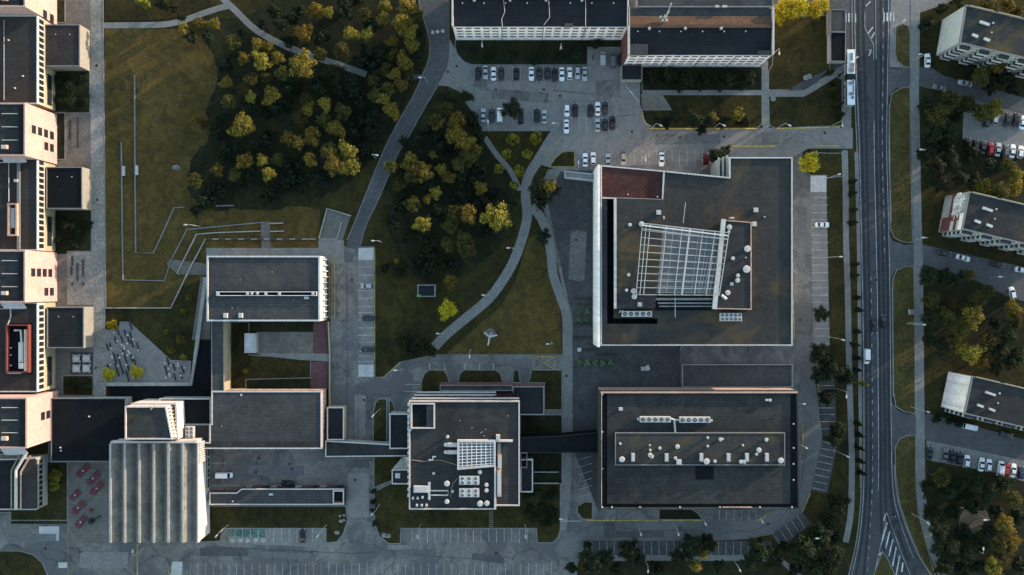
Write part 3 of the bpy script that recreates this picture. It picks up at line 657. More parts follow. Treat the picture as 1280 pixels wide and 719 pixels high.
def ac(root, x0, y0, x1, y1, h, nx, ny, ht=1.5):
    (ax, ay), (bx, by) = P(x0, y0, h+ht), P(x1, y1, h+ht); mb = MB()
    W, D = abs(bx-ax), abs(ay-by); cx, cy = (ax+bx)/2, (ay+by)/2
    mb.box(cx, cy, h+.25, h+ht, W, D, 0, M['vent'])
    for sx in (-1, 1):
        for sy in (-1, 1): mb.box(cx + sx*(W/2-.15), cy + sy*(D/2-.15), h-.02, h+.25, .12, .12, 0, M['steel'])
    mb.box(cx, cy, h+.5, h+ht-.3, W+.03, D*.8, 0, M['steel'])
    u = part(root, 'air_conditioner', mb)
    for i in range(nx):
        for j in range(ny):
            fx, fy = cx - W/2 + (i+.5)*W/nx, cy - D/2 + (j+.5)*D/ny; r = min(W/nx, D/ny)*.36
            f = MB(); f.cyl(fx, fy, h+ht, h+ht+.10, r*1.12, r*1.05, 14, M['steel'], False); f.cyl(fx, fy, h+ht, h+ht+.05, r, r, 14, M['black'])
            for k in range(2): f.box(fx, fy, h+ht+.06, h+ht+.08, r*2, r*.14, R(45+90*k), M['steel'])
            f.cyl(fx, fy, h+ht+.05, h+ht+.11, r*.22, r*.2, 8, M['steel'])
            sub(u, root, 'fan', f)
def rbeams(root, name, lst, z, t=.3, mat='whitemetal'):
    mb = MB()
    for a, b, w_ in lst: mb.beam((*P(*a, z), z), (*P(*b, z), z), w_, t, M[mat])
    return part(root, name, mb)

# ---- left hand complex: long blocks between stair towers
HB = 10.8
def long_block(y0, y1, label, win0, ribbon, feats):
    b = block('office_block', label, 'building', rect(-45, y0, 47.3, y1), HB, 'creamwall', 'roofbr', .35, .3, 'offwhite', 'long dark roofed blocks of the left complex')
    mb = MB(); A, B = P(47.3, y0, HB), P(47.3, y1, HB)
    mb.box(A[0]+.03, (A[1]+B[1])/2, 7.0, HB-.26, .1, abs(A[1]-B[1])-.1, 0, M['strip']); part(b, 'facade_strip', mb)
    n = win0
    b2 = windows(b, (47.3+.4, y1), (47.3+.4, y0), HB, [8.9], n=n, w=1.3, hh=2.7, frame='blackm')
    ry0, ry1 = ribbon
    X = A[0]; Y0, Y1 = P(0, ry0, 4)[1], P(0, ry1, 4)[1]
    mb = MB(); mb.box(X+.08, (Y0+Y1)/2, 2.6, 5.2, .2, abs(Y0-Y1), 0, M['glass'])
    k = 6
    for i in range(k+1): mb.box(X+.12, Y0+(Y1-Y0)*i/k, 2.5, 5.3, .24, .12, 0, M['blackm'])
    part(b, 'ribbon_window', mb)
    feats(b); return b
def f1(b):
    for x, y in ((10, 50), (28, 95), (18, 110)): vent(b, x, y, HB, .3, .5)
    pipe(b, [(5, 25), (5, 125)], HB, .08, 'steel', 'pipe', .1)
def f2(b):
    slab(b, 'raised_strip', [(21, 198), (24.5, 198), (24.5, 312), (21, 312)], HB-.05, HB+.5, 'greycop')
    mb = MB(); mb.ring(PP(rect(9, 254, 21, 295), HB+1.6), 0, .5, HB-.05, HB+1.6, M['tan']); part(b, 'skylight_curb', mb)
    boxv(b, 13, 260, 18.5, 285, HB, .8, 'steel', 'air_duct'); boxv(b, 17, 224, 22, 227.5, HB, .9)
    pipe(b, [(11, 200), (11, 252)], HB, .12, 'steel', 'pipe', .2)
    rbeams(b, 'gutter', [((46, 200), (46, 312), .12)], HB+.1, .1, 'tan')
def f3(b):
    w = PP(rect(7, 406, 35.5, 466), HB+1.8); mb = MB(); mb.ring(w, 0, .35, HB-.05, HB+1.8, M['redmetal']); part(b, 'red_frame', mb)
    mb = MB(); mb.prism(inset(w, .4), HB, HB+.25, M['black']); part(b, 'skylight_well', mb)
    slab(b, 'red_cladding', rect(30, 412, 35, 464), HB+.2, HB+1.7, 'tan'); boxv(b, 23, 428, 29, 453, HB+.2, 1.3, 'steel', 'air_duct'); boxv(b, 23, 454, 29, 461, HB+.2, 1.5, 'vent', 'air_duct')
    pipe(b, [(18, 413), (26, 413), (27, 428)], HB+.2, .35, 'vent', 'duct_pipe', .9); boxv(b, 8.5, 465, 26, 467.5, HB, .8, 'conc', 'concrete_curb')
    pipe(b, [(13, 380), (13.5, 396), (9.5, 406)], HB, .22, 'steel', 'pipe', .25)
    for y in (407, 419, 431, 445, 463): boxv(b, 35.8, y-1, 37.4, y+1, HB, .6, 'vent')
    for y in (435, 444, 457): vent(b, 13, y, HB+.2, .25, .6)
long_block(19.5, 130, 'long dark roofed block at the upper left, between the two upper pink towers', 14, (94, 131), f1)
long_block(197, 313, 'long brown roofed block carrying the small tan skylight box', 15, (271, 307), f2)
long_block(378.5, 490, 'long dark roofed block carrying the red framed skylight', 14, (446, 482), f3)
HT = 18.6
def tower(y0, y1, label, wins, x1=32.5, feats=None):
    b = block('stair_tower', label, 'tower', rect(-45, y0, x1, y1), HT, 'cream', 'roof', .6, .4, 'cream', 'pink rendered towers of the left complex')
    yb = {}
    for q, zs in wins:   # q fraction along wall north->south, list of heights
        windows(b, (x1, y1), (x1, y0), HT, zs, ts=[1-q], w=2.5, hh=2.3, frame='blackm')
    for k in range(3): pipe(b, [(2, y0 + (y1-y0)*(.2+.25*k)), (22, y0 + (y1-y0)*(.2+.25*k))], HT, .12, 'steel', 'pipe', .3)
    slab(b, 'upper_roof', [(x1-9, y0+2), (x1-4.5, y0+2), (x1-4.5, y1-2), (x1-9, y1-2)], HT-.05, HT+.6, 'roofdk')
    boxv(b, 1, y1-14, 8, y1-9, HT, 1.2, 'tan', 'roof_duct')
    A, B = P(-45, y1, 13), P(x1-2, y1, 13); mb = MB(); n = 14
    for i in range(n): 
        x = P(2 + (x1-4)*i/n, 0, 13)[0]; mb.beam((x, B[1]-.1, 13.3), (x+.9, B[1]-1.9, 12.7), .45, .1, M['offwhite'])
    mb.beam((A[0], B[1]-2.0, 12.7), (B[0], B[1]-2.0, 12.7), .2, .2, M['steel']); mb.beam((A[0], B[1]-1.0, 13.0), (B[0], B[1]-1.0, 13.0), .15, .2, M['steel'])
    part(b, 'slatted_canopy', mb); return b
tower(-60, 9, 'uppermost pink tower at the top left corner of the picture', [(.93, [7.6, 3.4])])
tower(129, 195, 'pink tower with four windows in a row, between the two upper wing roofs', [(.45, [14.2, 10.6, 7.0, 3.4]), (.70, [6.8, 3.4])])
tower(313, 378, 'pink tower with dark windows, between the middle and lower wing roofs', [(.42, [14.6, 11.2, 7.8, 4.4]), (.80, [6.8, 3.4])])
tower(497, 560, 'lowest pink tower above the clipped corner block at lower left', [(.45, [9.8, 6.6, 3.4])], 34.5)
for k, (x0, y0, x1, y1, rf, lab) in enumerate(((56, 31, 100, 83, 'roofbr', 'brownish grey roofed wing nearest the top left corner'), (58, 209, 103, 261, 'roofdk', 'black roofed wing in the middle of the left row'),
                                       (59, 384, 105, 435, 'roofbl', 'dark roofed wing above the four white cross tables'))):
    b = block('lecture_wing', lab, 'building', rect(x0, y0, x1, y1), 6.5, 'brick', rf, .25, .25, 'greycop', 'low wings along the promenade')
    for q in (.3, .7): vent(b, x0 + (x1-x0)*q, y0+12, 6.5, .15, .25, False)
# ---- clipped corner block lower left
b = block('corner_block', 'dark roofed block with a clipped corner and pale eastern parapet, lower left', 'building', [(-45, 575), (36, 573), (46, 572), (46, 637), (-45, 637)], 6.8, 'conc', 'roofbl', .4, .3, 'offwhite')
slab(b, 'upper_roof', [(26, 590), (36, 575), (45, 575), (45, 636), (26, 636)], 6.7, 7.6, 'roofbr', 7.6)
pipe(b, [(33, 566), (20, 588), (20, 636)], 6.8, .55, 'steel', 'air_duct', .9); rbeams(b, 'tan_coping', [((38, 570), (26, 590), .5), ((26, 590), (26, 636), .4)], 7.75, .4, 'tan')
rbeams(b, 'pale_coping', [((29, 560), (14.5, 588), .35), ((14.5, 588), (14.5, 637), .35)], 7.3, .5, 'creamwall'); boxv(b, 7, 563, 22, 569, 6.8, 1.2, 'steel', 'air_handler')
windows(b, (46.5, 637), (46.5, 573), 6.8, [4.6], n=9, w=1.2, hh=1.8, frame='blackm')
# ---- low black link
b = block('link_building', 'low black roofed link running left from the folded roof tower', 'building', [(64, 498), (157, 498), (157, 577), (64, 577)], 5, 'conc', 'roofdk', .15, .2, 'greycop')
for x, y in ((62+12, 559), (75, 563), (110, 520)): boxv(b, x, y, x+1.6, y+1.6, 5, .4)
b = block('link_building', 'low black roofed link between the white stepped block and the court wings', 'building', [(200, 498), (264, 498), (264, 531), (200, 531)], 5.2, 'conc', 'roofdk', .5, .3, 'offwhite')
# ---- folded roof tower
HW = 10.5
b = block('folded_roof_hall', 'tall pale hall whose grey roof is folded into six long ridges', 'building', [(140.5, 552), (247.5, 550), (248.5, 677), (140.5, 677)], HW, 'white', 'roofdk', 0, 0, cap=False)
w0, w1 = P(141, 552, HW), P(248, 677, HW); xs = w0[0]; per = (w1[0]-w0[0])/5.95; mb = MB(); y0, y1 = w1[1]+.05, w0[1]-.3
zz = []; x = xs; i = 0
while x < w1[0]-.05:
    zz.append((x, HW + (1.7 if i % 2 == 0 else -.55))); x += per/2; i += 1
zz.append((w1[0]-.05, HW + .2)); pv = []; th = .25
for (x, z) in zz: pv += [(x, y0, z), (x, y1, z), (x, y0, z-th), (x, y1, z-th)]
fs = []
for k in range(len(zz)-1):
    a, c = k*4, k*4+4; fs += [(a, c, c+1, a+1), (a+2, a+3, c+3, c+2), (a, a+2, c+2, c), (a+1, c+1, c+3, a+3)]
mb.add(pv, fs, M['fold']); part(b, 'folded_roof', mb)
mb = MB()
for k in range(0, len(zz), 2): mb.beam((zz[k][0], y0, zz[k][1]+.06), (zz[k][0], y1, zz[k][1]+.06), .6, .2, M['conc'])  # pale bars added as the sunlit stripes along the crests
part(b, 'ridge_sun_stripe', mb)
mb = MB(); mb.box(w1[0]+.2, (w0[1]+w1[1])/2, HW-.5, HW+1.2, .5, w0[1]-w1[1], 0, M['white']); mb.box((w0[0]+w1[0])/2, w0[1]+.05, HW-.5, HW+1.5, w1[0]-w0[0], .6, 0, M['white']); mb.box(w0[0]-.02, (w0[1]+w1[1])/2, HW-.4, HW+.9, .3, w0[1]-w1[1], 0, M['offwhite']); part(b, 'parapet', mb)
mb = MB(); 
for i in range(9): mb.box(w1[0]+.7, w0[1]-.4-i*.75, HW-3.2-i*.1, HW+.8, .45, .35, 0, M['white'])
part(b, 'facade_fin', mb)
windows(b, (249.5, 620), (249.5, 562), HW, [2.5], n=4, w=3.0, hh=2.6, frame='whitemetal')
# stage tower behind
b = block('stage_block', 'white stepped block with slanting dark roof just above the folded roof', 'building', [(165, 504), (221, 504), (223, 549), (160, 549)], 11.5, 'white', 'rooflt', .4, .5, 'white')
mb = MB(); top = ccw(PP([(157, 508), (208, 508), (216, 549), (157, 549)], 15.2)); mb.prism(top, 11.2, 15.2, M['white'], topmat=M['roofst']); part(b, 'upper_storey', mb)
mb = MB(); mb.ring(top, .04, .35, 15.0, 15.75, M['white']); part(b, 'upper_parapet', mb)
mb = MB()
A, B = P(208.5, 508, 15), P(216.5, 549, 15)
for i in range(9): 
    t = (i+.5)/9; mb.box(A[0]+(B[0]-A[0])*t+.45, A[1]+(B[1]-A[1])*t, 12, 15, .3, .3, 0, M['creamwall'])
part(b, 'facade_fin', mb); pipe(b, [(196, 503), (193, 508), (188, 512)], 15.4, .12, 'vent', 'mast', .8)
b = block('plant_roof', 'low brownish roof with a six fan unit, right of the stepped block', 'building', [(220, 531), (262, 531), (262, 552), (222, 552)], 6, 'conc', 'roofbr', .2, .2, 'greycop')
ac(b, 231.5, 533.5, 242, 547.5, 6, 2, 3, 2)
# ---- court wings
HN = 10.5
b = block('library_block', 'flat roofed block with a long narrow skylight, north side of the grassy court', 'building', rect(259, 320, 400, 401.5), HN, 'white', 'rooflt', .4, .45, 'offwhite')
mb = MB(); mb.ring(PP(rect(270, 364.5, 396, 370), HN+.8), 0, .2, HN-.05, HN+.8, M['whitemetal']); mb.prism(inset(PP(rect(270, 364.5, 396, 370), HN+.8), .25), HN, HN+.35, M['black']); part(b, 'skylight_trough', mb)
for x in (272, 309, 332, 349, 391): boxv(b, x-1.6, 365.3, x+1.6, 369, HN, 1.0, 'vent')
for x in (314.5, 321.5): vent(b, x, 366.8, HN, .45, 1.0)
for x, y in ((281, 394), (300, 394)): boxv(b, x-2, y-2.5, x+3, y+3.5, HN, .8, 'vent'); 
boxv(b, 380, 369, 386, 374, HN, .3, 'steel')
for x, y in ((367, 375), (340, 340), (300, 350), (290, 385)): vent(b, x, y, HN, .12, .3, False)
mb = MB(); A = P(400, 320, HN); B = P(400, 401, HN)
for i in range(11): mb.box(A[0]+.35, B[1]+(A[1]-B[1])*(i+.5)/11, 1, 6.5, .5, .25, 0, M['whitemetal'])
part(b, 'facade_fin', mb)
X = P(412, 0)[0]; X2 = P(419, 0)[0]; Ya, Yb = P(0, 318)[1], P(0, 398)[1]
for x in (X, X2):
    rl = MB(); rl.beam((x, Ya, 1), (x, Yb, 1), .1, .1, M['yellowdim']); rl.beam((x, Ya, .5), (x, Yb, .5), .08, .08, M['yellowdim'])
    for k in range(6): rl.box(x, Ya + (Yb-Ya)*k/5, 0, 1, .08, .08, 0, M['yellowdim'])
    o = rl.build('guard_rail'); tag(o, ('left' if x == X else 'right') + ' one of two faded yellow rails beside the library block', 'railing')
b = block('court_wing', 'narrow dark roofed wing with a glowing tan wall, left of the grassy court', 'building', [(264.5, 401), (280, 401), (280, 489), (264.5, 489)], 7.2, 'creamwall', 'rooflt', .2, .2, 'greycop')
b = block('court_wing', 'broad plain roofed wing with pink end wall, below the grassy court', 'building', [(264.5, 489), (402, 489), (402, 561), (250, 561), (250, 553), (262, 553), (262, 530), (264.5, 530)], 7.5, 'pinkwall', 'rooflt', .2, .35, 'offwhite')
mb = MB(); A, B = P(282, 488.6, 7.5), P(402, 488.6, 7.5); mb.box((A[0]+B[0])/2, A[1]+.1, 4.5, 7.25, B[0]-A[0], .16, 0, M['orange'])
for i in range(8): mb.box(A[0]+(B[0]-A[0])*(i+.5)/8, A[1]+.16, 5, 7, 1.8, .2, 0, M['conc'])
part(b, 'orange_facade', mb)
windows(b, (402.5, 540), (402.5, 492), 7.5, [5.2], n=7, w=1.0, hh=1.6, frame='whitemetal')
slab(b, 'roof_edge_strip', [(251, 552), (401, 552), (401, 560), (251, 560)], 7.45, 7.6, 'roof'); vent(b, 301, 494, 7.5, .3, .5); vent(b, 277, 533, 7.5, .12, .3)
b = block('court_pavilion', 'small white topped pavilion on the courtyard paving', 'kiosk', [(306, 417), (319, 417), (319.5, 441), (306, 441)], 3.2, 'conc', 'offwhite', .2, .3, 'white'); vent(b, 317, 435, 3.2, .3, .5)
b = block('entrance_annex', 'small dark roofed annex between the pink end wall and access road', 'building', rect(409, 509, 430, 550), 4.5, 'creamwall', 'roofbl', .4, .3, 'offwhite')
b = block('covered_walkway', 'low dark covered walkway crossing the access road to the fan roof centre', 'walkway', [(407, 551), (512, 557), (512, 570), (407, 571)], 4.8, 'conc', 'roof', .25, .25, 'offwhite')
b = block('garage_row', 'long thin grey garage roof between the van yard and the lower lawn', 'garage', [(262, 616), (296, 616), (302, 611), (430, 611), (430, 631), (262, 631)], 3.8, 'redwall', 'rooflt', .2, .3, 'offwhite')
A, B = P(304, 610.5, 3.8), P(428, 610.5, 3.8)
for i in range(12):
    mb = MB(); x = A[0]+(B[0]-A[0])*(i+.5)/12; mb.box(x, A[1]+.08, 0, 2.6, 1.9, .12, 0, M[['conc', 'redmetal', 'blackm'][i % 3]]); part(b, 'garage_door', mb)
mb = MB(); mb.ring(PP(rect(416, 613, 430, 630), 4.2), 0, .35, 3.7, 4.4, M['white']); mb.prism(inset(PP(rect(416, 613, 430, 630), 4.2), .4), 3.8, 3.86, M['black']); part(b, 'light_well', mb)
boxv(b, 336, 617, 341, 619.5, 3.8, .4); vent(b, 290.5, 627, 3.8, .25, .4)
slab(b, 'red_tank', rect(418, 627, 428, 630), 3.86, 4.3, 'redmetal')
# ---- centre building with the fan roof
HC = 13.0
b = block('service_centre', 'pale edged centre building with white skylight grid and fan units on its roof', 'building', [(511.5, 501), (649.5, 501), (649.5, 632), (619, 632), (619, 636.5), (511.5, 636.5), (511.5, 537), (513, 537)], HC, 'conc', 'roof', .45, .35, 'white')
for i, (y, hh) in enumerate(((497.5, 11.6), (493.5, 9.6), (490, 7.6))):
    A, B = P(515+i*3, y, hh), P(649-i*0.5 if i == 0 else 620, y, hh); Y2 = P(0, 501, HC)[1]
    mb = MB(); mb.box((A[0]+B[0])/2, (A[1]+Y2)/2, hh-.3, hh, B[0]-A[0], A[1]-Y2+.02*i, 0, M['rooflt']); mb.box((A[0]+B[0])/2, A[1]-.1, hh+.002, hh+.25, B[0]-A[0], .5, 0, M['white']); mb.box((A[0]+B[0])/2, (A[1]+Y2)/2-.1, hh-1.4, hh-.31, B[0]-A[0]-.1, A[1]-Y2-.5, 0, M['glass']); part(b, 'terrace_canopy', mb)
mb = MB(); mb.ring(PP(rect(513.5, 504, 543.5, 536), HC+.7), 0, .4, HC-.02, HC+.8, M['white']); part(b, 'light_well_frame', mb)
slab(b, 'light_well_floor', rect(515, 505.5, 532.5, 534.5), HC, HC+.12, 'roofdk'); slab(b, 'glazed_ramp', rect(533, 505.5, 542, 534.5), HC, HC+.4, 'rooflt')
mb = MB()
for i in range(16): mb.box(P(510.2, 0, HC)[0], P(0, 506+i*7.6, HC)[1], HC-3.4, HC-.4, .5, .9, 0, M['whitemetal'])
part(b, 'facade_fin', mb)
hz = HC+1.8
tlx, trx = P(572, 551, hz), P(619, 551, hz); blx, brx = P(572, 587, hz), P(619, 583, hz); mb = MB()
sq = [tlx, trx, brx, blx]; mb.prism(sq, HC-.02, HC+1.2, M['glassg'])
part(b, 'skylight_glass', mb); mb = MB(); mb.ring(sq, .12, .5, HC, hz, M['white']); L_ = lambda p, q, t: (p[0]+(q[0]-p[0])*t, p[1]+(q[1]-p[1])*t)
for i in range(1, 8): a, c = L_(tlx, trx, i/8), L_(blx, brx, i/8); mb.beam((*a, HC+1.45), (*c, HC+1.45), .22, .3, M['whitemetal'])
for i in range(1, 9): a, c = L_(tlx, blx, i/9), L_(trx, brx, i/9); mb.beam((*a, HC+1.45), (*c, HC+1.45), .2, .26, M['whitemetal'])
part(b, 'skylight_frame', mb)
rbeams(b, 'white_upstand', [((572, 551), (641, 551), .55), ((619, 583), (619, 636), .6)], HC+.7, 1.4, 'white'); boxv(b, 620, 544, 625, 551, HC, 1.6, 'white')
boxv(b, 622, 569, 627, 586, HC, 1.2, 'tan', 'tan_duct'); boxv(b, 621.5, 588, 626.5, 621, HC, 1.5, 'tan', 'tan_duct'); slab(b, 'duct_base', rect(622, 554, 626, 569), HC, HC+.5, 'greycop')
ac(b, 574, 595.5, 599, 606, HC, 3, 2); ac(b, 574, 611, 599, 621.5, HC, 3, 2)
for x, y, r in ((600, 590.5, .7), (608, 606.5, .65), (608, 613.5, .65), (600, 630, .95), (608.5, 629.5, .85), (558.5, 605, .9), (558.5, 627.5, .75), (559.3, 546.5, .5)): vent(b, x, y, HC, r, 1.4)
for x, y in ((558, 556.5), (558, 565.5)): vent(b, x-1, y, HC, .6, 1); boxv(b, x+1, y-2.4, x+14, y+2.4, HC, 1.1, 'steel', 'air_duct')
boxv(b, 517, 608, 535, 616, HC, 1.3, 'vent', 'air_handler'); boxv(b, 535, 603, 538, 625, HC, .7, 'vent', 'air_duct'); pipe(b, [(538, 613.5), (560, 613.5), (560, 619), (538, 619)], HC, .22, 'steel'); 
pipe(b, [(536, 575), (541, 575), (541, 571), (545, 571)], HC, .3); boxv(b, 540.5, 590.5, 543.5, 593.5, HC, .5); boxv(b, 564, 613, 567, 616, HC, .6)
for x, y in ((516, 623), (522, 623), (528, 622), (521, 632), (527, 632), (533, 632)): boxv(b, x-1.2, y-1.4, x+1.2, y+1.4, HC, .9)
pipe(b, [(514, 575), (530, 577), (550, 575), (570, 581)], HC, .07, 'tan', 'cable', .08); pipe(b, [(572, 598), (566, 605), (563, 622)], HC, .07, 'tan', 'cable', .08)
for x, y in ((575, 526), (590, 535), (603, 540), (601, 541), (605, 545), (607, 537), (635, 520)): vent(b, x, y, HC, .14, .3, False)
b = block('foyer_annex', 'dark roofed foyer with white rim at the left side of the fan roof centre', 'building', rect(487, 517, 511, 561), 5.5, 'conc', 'roofbl', .4, .35, 'white')
windows(b, (486.7, 519), (486.7, 560), 5.5, [3.4], n=8, w=1.0, hh=2.2, frame='whitemetal')
b = block('entrance_porch', 'slanting grey and tan entrance porch at lower left of the fan roof centre', 'porch', [(490, 587), (521, 586), (520, 605), (490, 605)], 9, 'tan', 'roofbr', .4, .3, 'white'); boxv(b, 494, 592, 500, 598, 9, .8)
mb = MB(); mb.add([(*P(503, 571, 4), 4), (*P(512, 571, 9), 9), (*P(512, 586, 9.3), 9.3), (*P(491, 586, 9.3), 9.3), (*P(491, 586, 0), 0), (*P(503, 571, 0), 0)], [(0, 3, 2, 1), (0, 5, 4, 3)], M['greypanel']); part(b, 'sloping_canopy', mb)
b = block('side_hall', 'dark blue grey hall with red coping at the upper right of the fan roof centre', 'building', rect(641, 483, 680, 518.5), 7, 'conc', 'roofbl', .35, .3, 'greycop')
slab(b, 'red_coping', rect(641, 479, 680, 482.6), 6.4, 7.0, 'redwall')
b = block('narrow_wing', 'narrow stone topped wing with red coping above the white terraces', 'building', rect(550, 481.5, 640.5, 488.5), 7, 'brick', 'rooflt', .3, .2, 'greycop')
slab(b, 'red_coping', rect(550, 478.5, 640.5, 481), 6.4, 7.0, 'redwall')
mb = MB(); z = 11
for i in range(7): mb.beam((*P(621+i*4.4, 493, z), z), (*P(621+i*4.4, 500, z), z), .15, .2, M['redmetal'])
mb.beam((*P(620, 496.5, z), z), (*P(648, 496.5, z), z), .12, .15, M['redmetal']); z0 = 7
mb.prism(PP(rect(620, 492.5, 648.5, 500.5), 10.8), 7.1, 10.8, M['black']); part(b, 'glazed_pergola', mb)
b = block('rear_annex', 'dark blue roofed annex with a white rim, right of the fan roof centre', 'building', rect(650.5, 574, 666, 615), 5.5, 'conc', 'roofbl', .4, .3, 'offwhite')
mb = MB(); mb.ring(PP(rect(650.5, 566, 659, 585), 7), 0, .2, 5.3, 7, M['greycop']); part(b, 'lift_overrun', mb)
b = block('sky_bridge', 'dark roofed bridge joining the fan roof centre and the flat roof', 'bridge', [(651, 547), (700, 545), (751, 540), (751, 566), (651, 566)], 6, 'roofdk', 'roofdk', .15, .25, 'blackm'); 
for yy, l_ in ((589, 'upper'), (603, 'lower')):
    o = MB(); o.prism(PP(rect(667, yy, 698, yy+1)), 0, 1.1, M['conc']); o = o.build('low_wall'); tag(o, l_ + ' of two thin grey garden walls between rear annex and path', 'wall')

# ---- big main building
HM = 15.0
b = thing('main_building', 'largest flat roofed building, pale left wall and a big glass roof grid', 'building', (*P(870, 315, HM), 0)); O = org(b)
fp = ccw(PP([(751, 207), (831, 214), (911.5, 222), (911.5, 197), (990, 197), (990, 432), (751, 432)], HM))
mb = MB(); mb.prism(fp, -.3, HM, M['panel'], top=False); part(b, 'wall', mb)
def rf(poly, mat='roofst', z=HM, name='roof'): slab(b, name, poly, z-.3, z, mat, HM)
rf([(751.5, 207.8), (830, 215), (828, 249), (751.5, 247)], 'maroon', HM+.12)
rf([(830, 215), (911.7, 222.5), (911.7, 249), (828, 249)]); rf(rect(911.7, 197.5, 989.5, 249))
rf([(767, 247.5), (828, 249), (989.5, 249), (989.5, 398), (767, 398)]); rf(rect(751.5, 247, 759, 431.5), 'rooflt'); rf(rect(822, 398, 989.5, 405)); rf(rect(759, 405, 989.5, 431.5))
mb = MB(); tr = PP([(758.8, 247), (767.2, 247), (767.2, 397.8), (822.2, 397.8), (822.2, 405.2), (758.8, 405.2)], HM); tr = ccw(tr); n = len(tr)
mb.add([(x, y, HM-3) for x, y in tr] + [(x, y, HM-.31) for x, y in tr], [(i, n+i, n+(i+1) % n, (i+1) % n) for i in range(n)] + [tuple(range(n))], M['roofdk']); part(b, 'light_trench', mb)
mb = MB(); mb.ring(fp, .05, .3, HM-.2, HM+.5, M['offwhite']); part(b, 'parapet', mb)
mb = MB(); A, B = P(749, 208, HM+2.2), P(749, 432, HM+2.2); mb.box(A[0]-.1, (A[1]+B[1])/2, 1, HM+2.2, .7, A[1]-B[1]+1, 0, M['panel'])
for i in range(40): mb.box(A[0]+.3, B[1]+(A[1]-B[1])*(i+.5)/40, HM+.6, HM+2.0, .35, .25, 0, M['steel'])
part(b, 'screen_wall', mb)
mb = MB()
for i in range(60):
    x = P(756+i*3.9, 0, HM)[0]; mb.box(x, P(0, 431.2, HM)[1], HM+.5, HM+.85, .35, .35, 0, M['offwhite'])
for i in range(18): q = PP([(835+i*4.2, 215.6+i*.41)], HM)[0]; mb.box(q[0], q[1], HM+.5, HM+.85, .35, .35, 0, M['offwhite'])
part(b, 'parapet_cap', mb)
rbeams(b, 'maroon_roof_kerb', [((830, 214), (828, 250), .45), ((752, 247.4), (829, 250), .4)], HM+.45, .6, 'offwhite')
# raised blocks
B1 = ccw(PP([(768, 247.5), (829, 249.5), (829, 275), (819, 385), (768.5, 386)], HM+2.2)); mb = MB(); mb.prism(B1, HM-.1, HM+2.2, M['conc'], topmat=M['roofst']); part(b, 'raised_block', mb)
rbeams(b, 'pale_coping', [((769, 247.5), (769, 386), .75)], HM+2.4, .6, 'white')
B2 = ccw(PP([(905, 275), (939, 278), (939, 387), (893, 386), (899, 330)], HM+2.0)); mb = MB(); mb.prism(B2, HM-.1, HM+2.0, M['tan'], topmat=M['roof']); part(b, 'raised_block', mb)
mb = MB(); mb.ring(B2, .06, .25, HM+1.8, HM+2.25, M['tan']); part(b, 'tan_coping', mb)
rbeams(b, 'pale_coping', [((904.5, 274), (893, 386.5), 1.3)], HM+2.6, 1.0, 'offwhite')
# glass grid
ZG = HM+4.0; TL, TR, BL, BR_ = P(803, 279, ZG), P(911, 291, ZG), P(795, 368.5, ZG), P(899, 369, ZG)
q = lambda u, v: L_(L_(TL, TR, u), L_(BL, BR_, u), v)
mb = MB(); mb.prism([q(.02, .02), q(.96, .02), q(.96, .97), q(.02, .97)], HM-.1, HM+1.0, M['glassg']); 
part(b, 'atrium_glass', mb)
mb = MB()
for i in range(11): v = i/10; mb.beam((*q(0, v), ZG), (*q(1, v), ZG), .2, .16, M['steel'])
for i, u in enumerate((0, .045, .09, .28, .46, .55, .70, .84, .93, 1)): mb.beam((*q(u, 0), ZG+.17), (*q(u, 1), ZG+.17), .2 if i not in (5,) else .45, .18, M['steel'])
mb.beam((*q(0, .03), ZG+.3), (*q(1, .05), ZG+.3), .35, .25, M['whitemetal']); mb.beam((*q(0, .08), ZG+.3), (*q(1, .11), ZG+.3), .2, .2, M['steel'])
for u in (.03, .5, .97):
    for v in (.03, .5, .97): x, y = q(u, v); mb.box(x, y, HM, ZG, .2, .2, 0, M['steel'])
part(b, 'steel_grid', mb)
mb = MB()
for i in range(11): v = i/10; mb.beam((*q(.06, v*.97), HM+1.2), (*q(.95, v*.97), HM+1.2), .12, .12, M['steel'])
for i in range(9): u = .08+.8*i/8; mb.beam((*q(u, 0.02), HM+1.25), (*q(u, .97), HM+1.25), .1, .12, M['steel'])
for k in range(5): mb.beam((*q(.78+k*.035, .42), HM+1.6), (*q(.76+k*.035, .97), HM+1.6), .14, .12, M['steel'])
part(b, 'glazing_bars', mb)
rbeams(b, 'roof_rail', [((857, 253), (854, 279), .16), ((844, 372), (844, 397), .16)], HM+2.2, .2, 'steel')
rbeams(b, 'louvre_bank', [((820, 374), (892, 374), .7), ((822, 379), (892, 379), .5), ((824, 383), (890, 383), .35)], HM+.9, .5, 'greycop')
slab(b, 'lower_louvre_pit', rect(819, 371, 893, 388), HM, HM+.15, 'roofdk')
ac(b, 777.5, 389, 815, 396, HM, 5, 1, 1.6); ac(b, 900.5, 391.5, 927.5, 401.5, HM, 5, 2, 1.6)
pipe(b, [(774, 391), (775.5, 388.5), (779, 388.5)], HM, .25)
for x, y, r in ((934.5, 311, 1.0), (933.5, 336.5, 1.15), (916.5, 323, .6), (922.8, 344.5, .6), (922.3, 350.5, .75), (787.5, 281, .55), (786, 343.5, .55), (783.3, 362.8, .5), (911.5, 289.5, .45)): vent(b, x, y, HM+2.05, r, 1.1)
for x, y in ((912, 284), (910, 366), (792, 364), (793, 371), (802, 280)): vent(b, x, y, HM+2.05, .8, 1.0); 
pipe(b, [(902, 369), (908, 374)], HM+2.2, .45, 'vent', 'pipe', .6)
for x, y, s in ((945, 262.5, 2.8), (943, 280, 3), (915, 355, 2), (823.5, 265.5, 2.8), (800, 380.5, 2.6)): boxv(b, x-s, y-s, x+s, y+s, HM if x > 940 else HM+2.2, .6, 'offwhite')
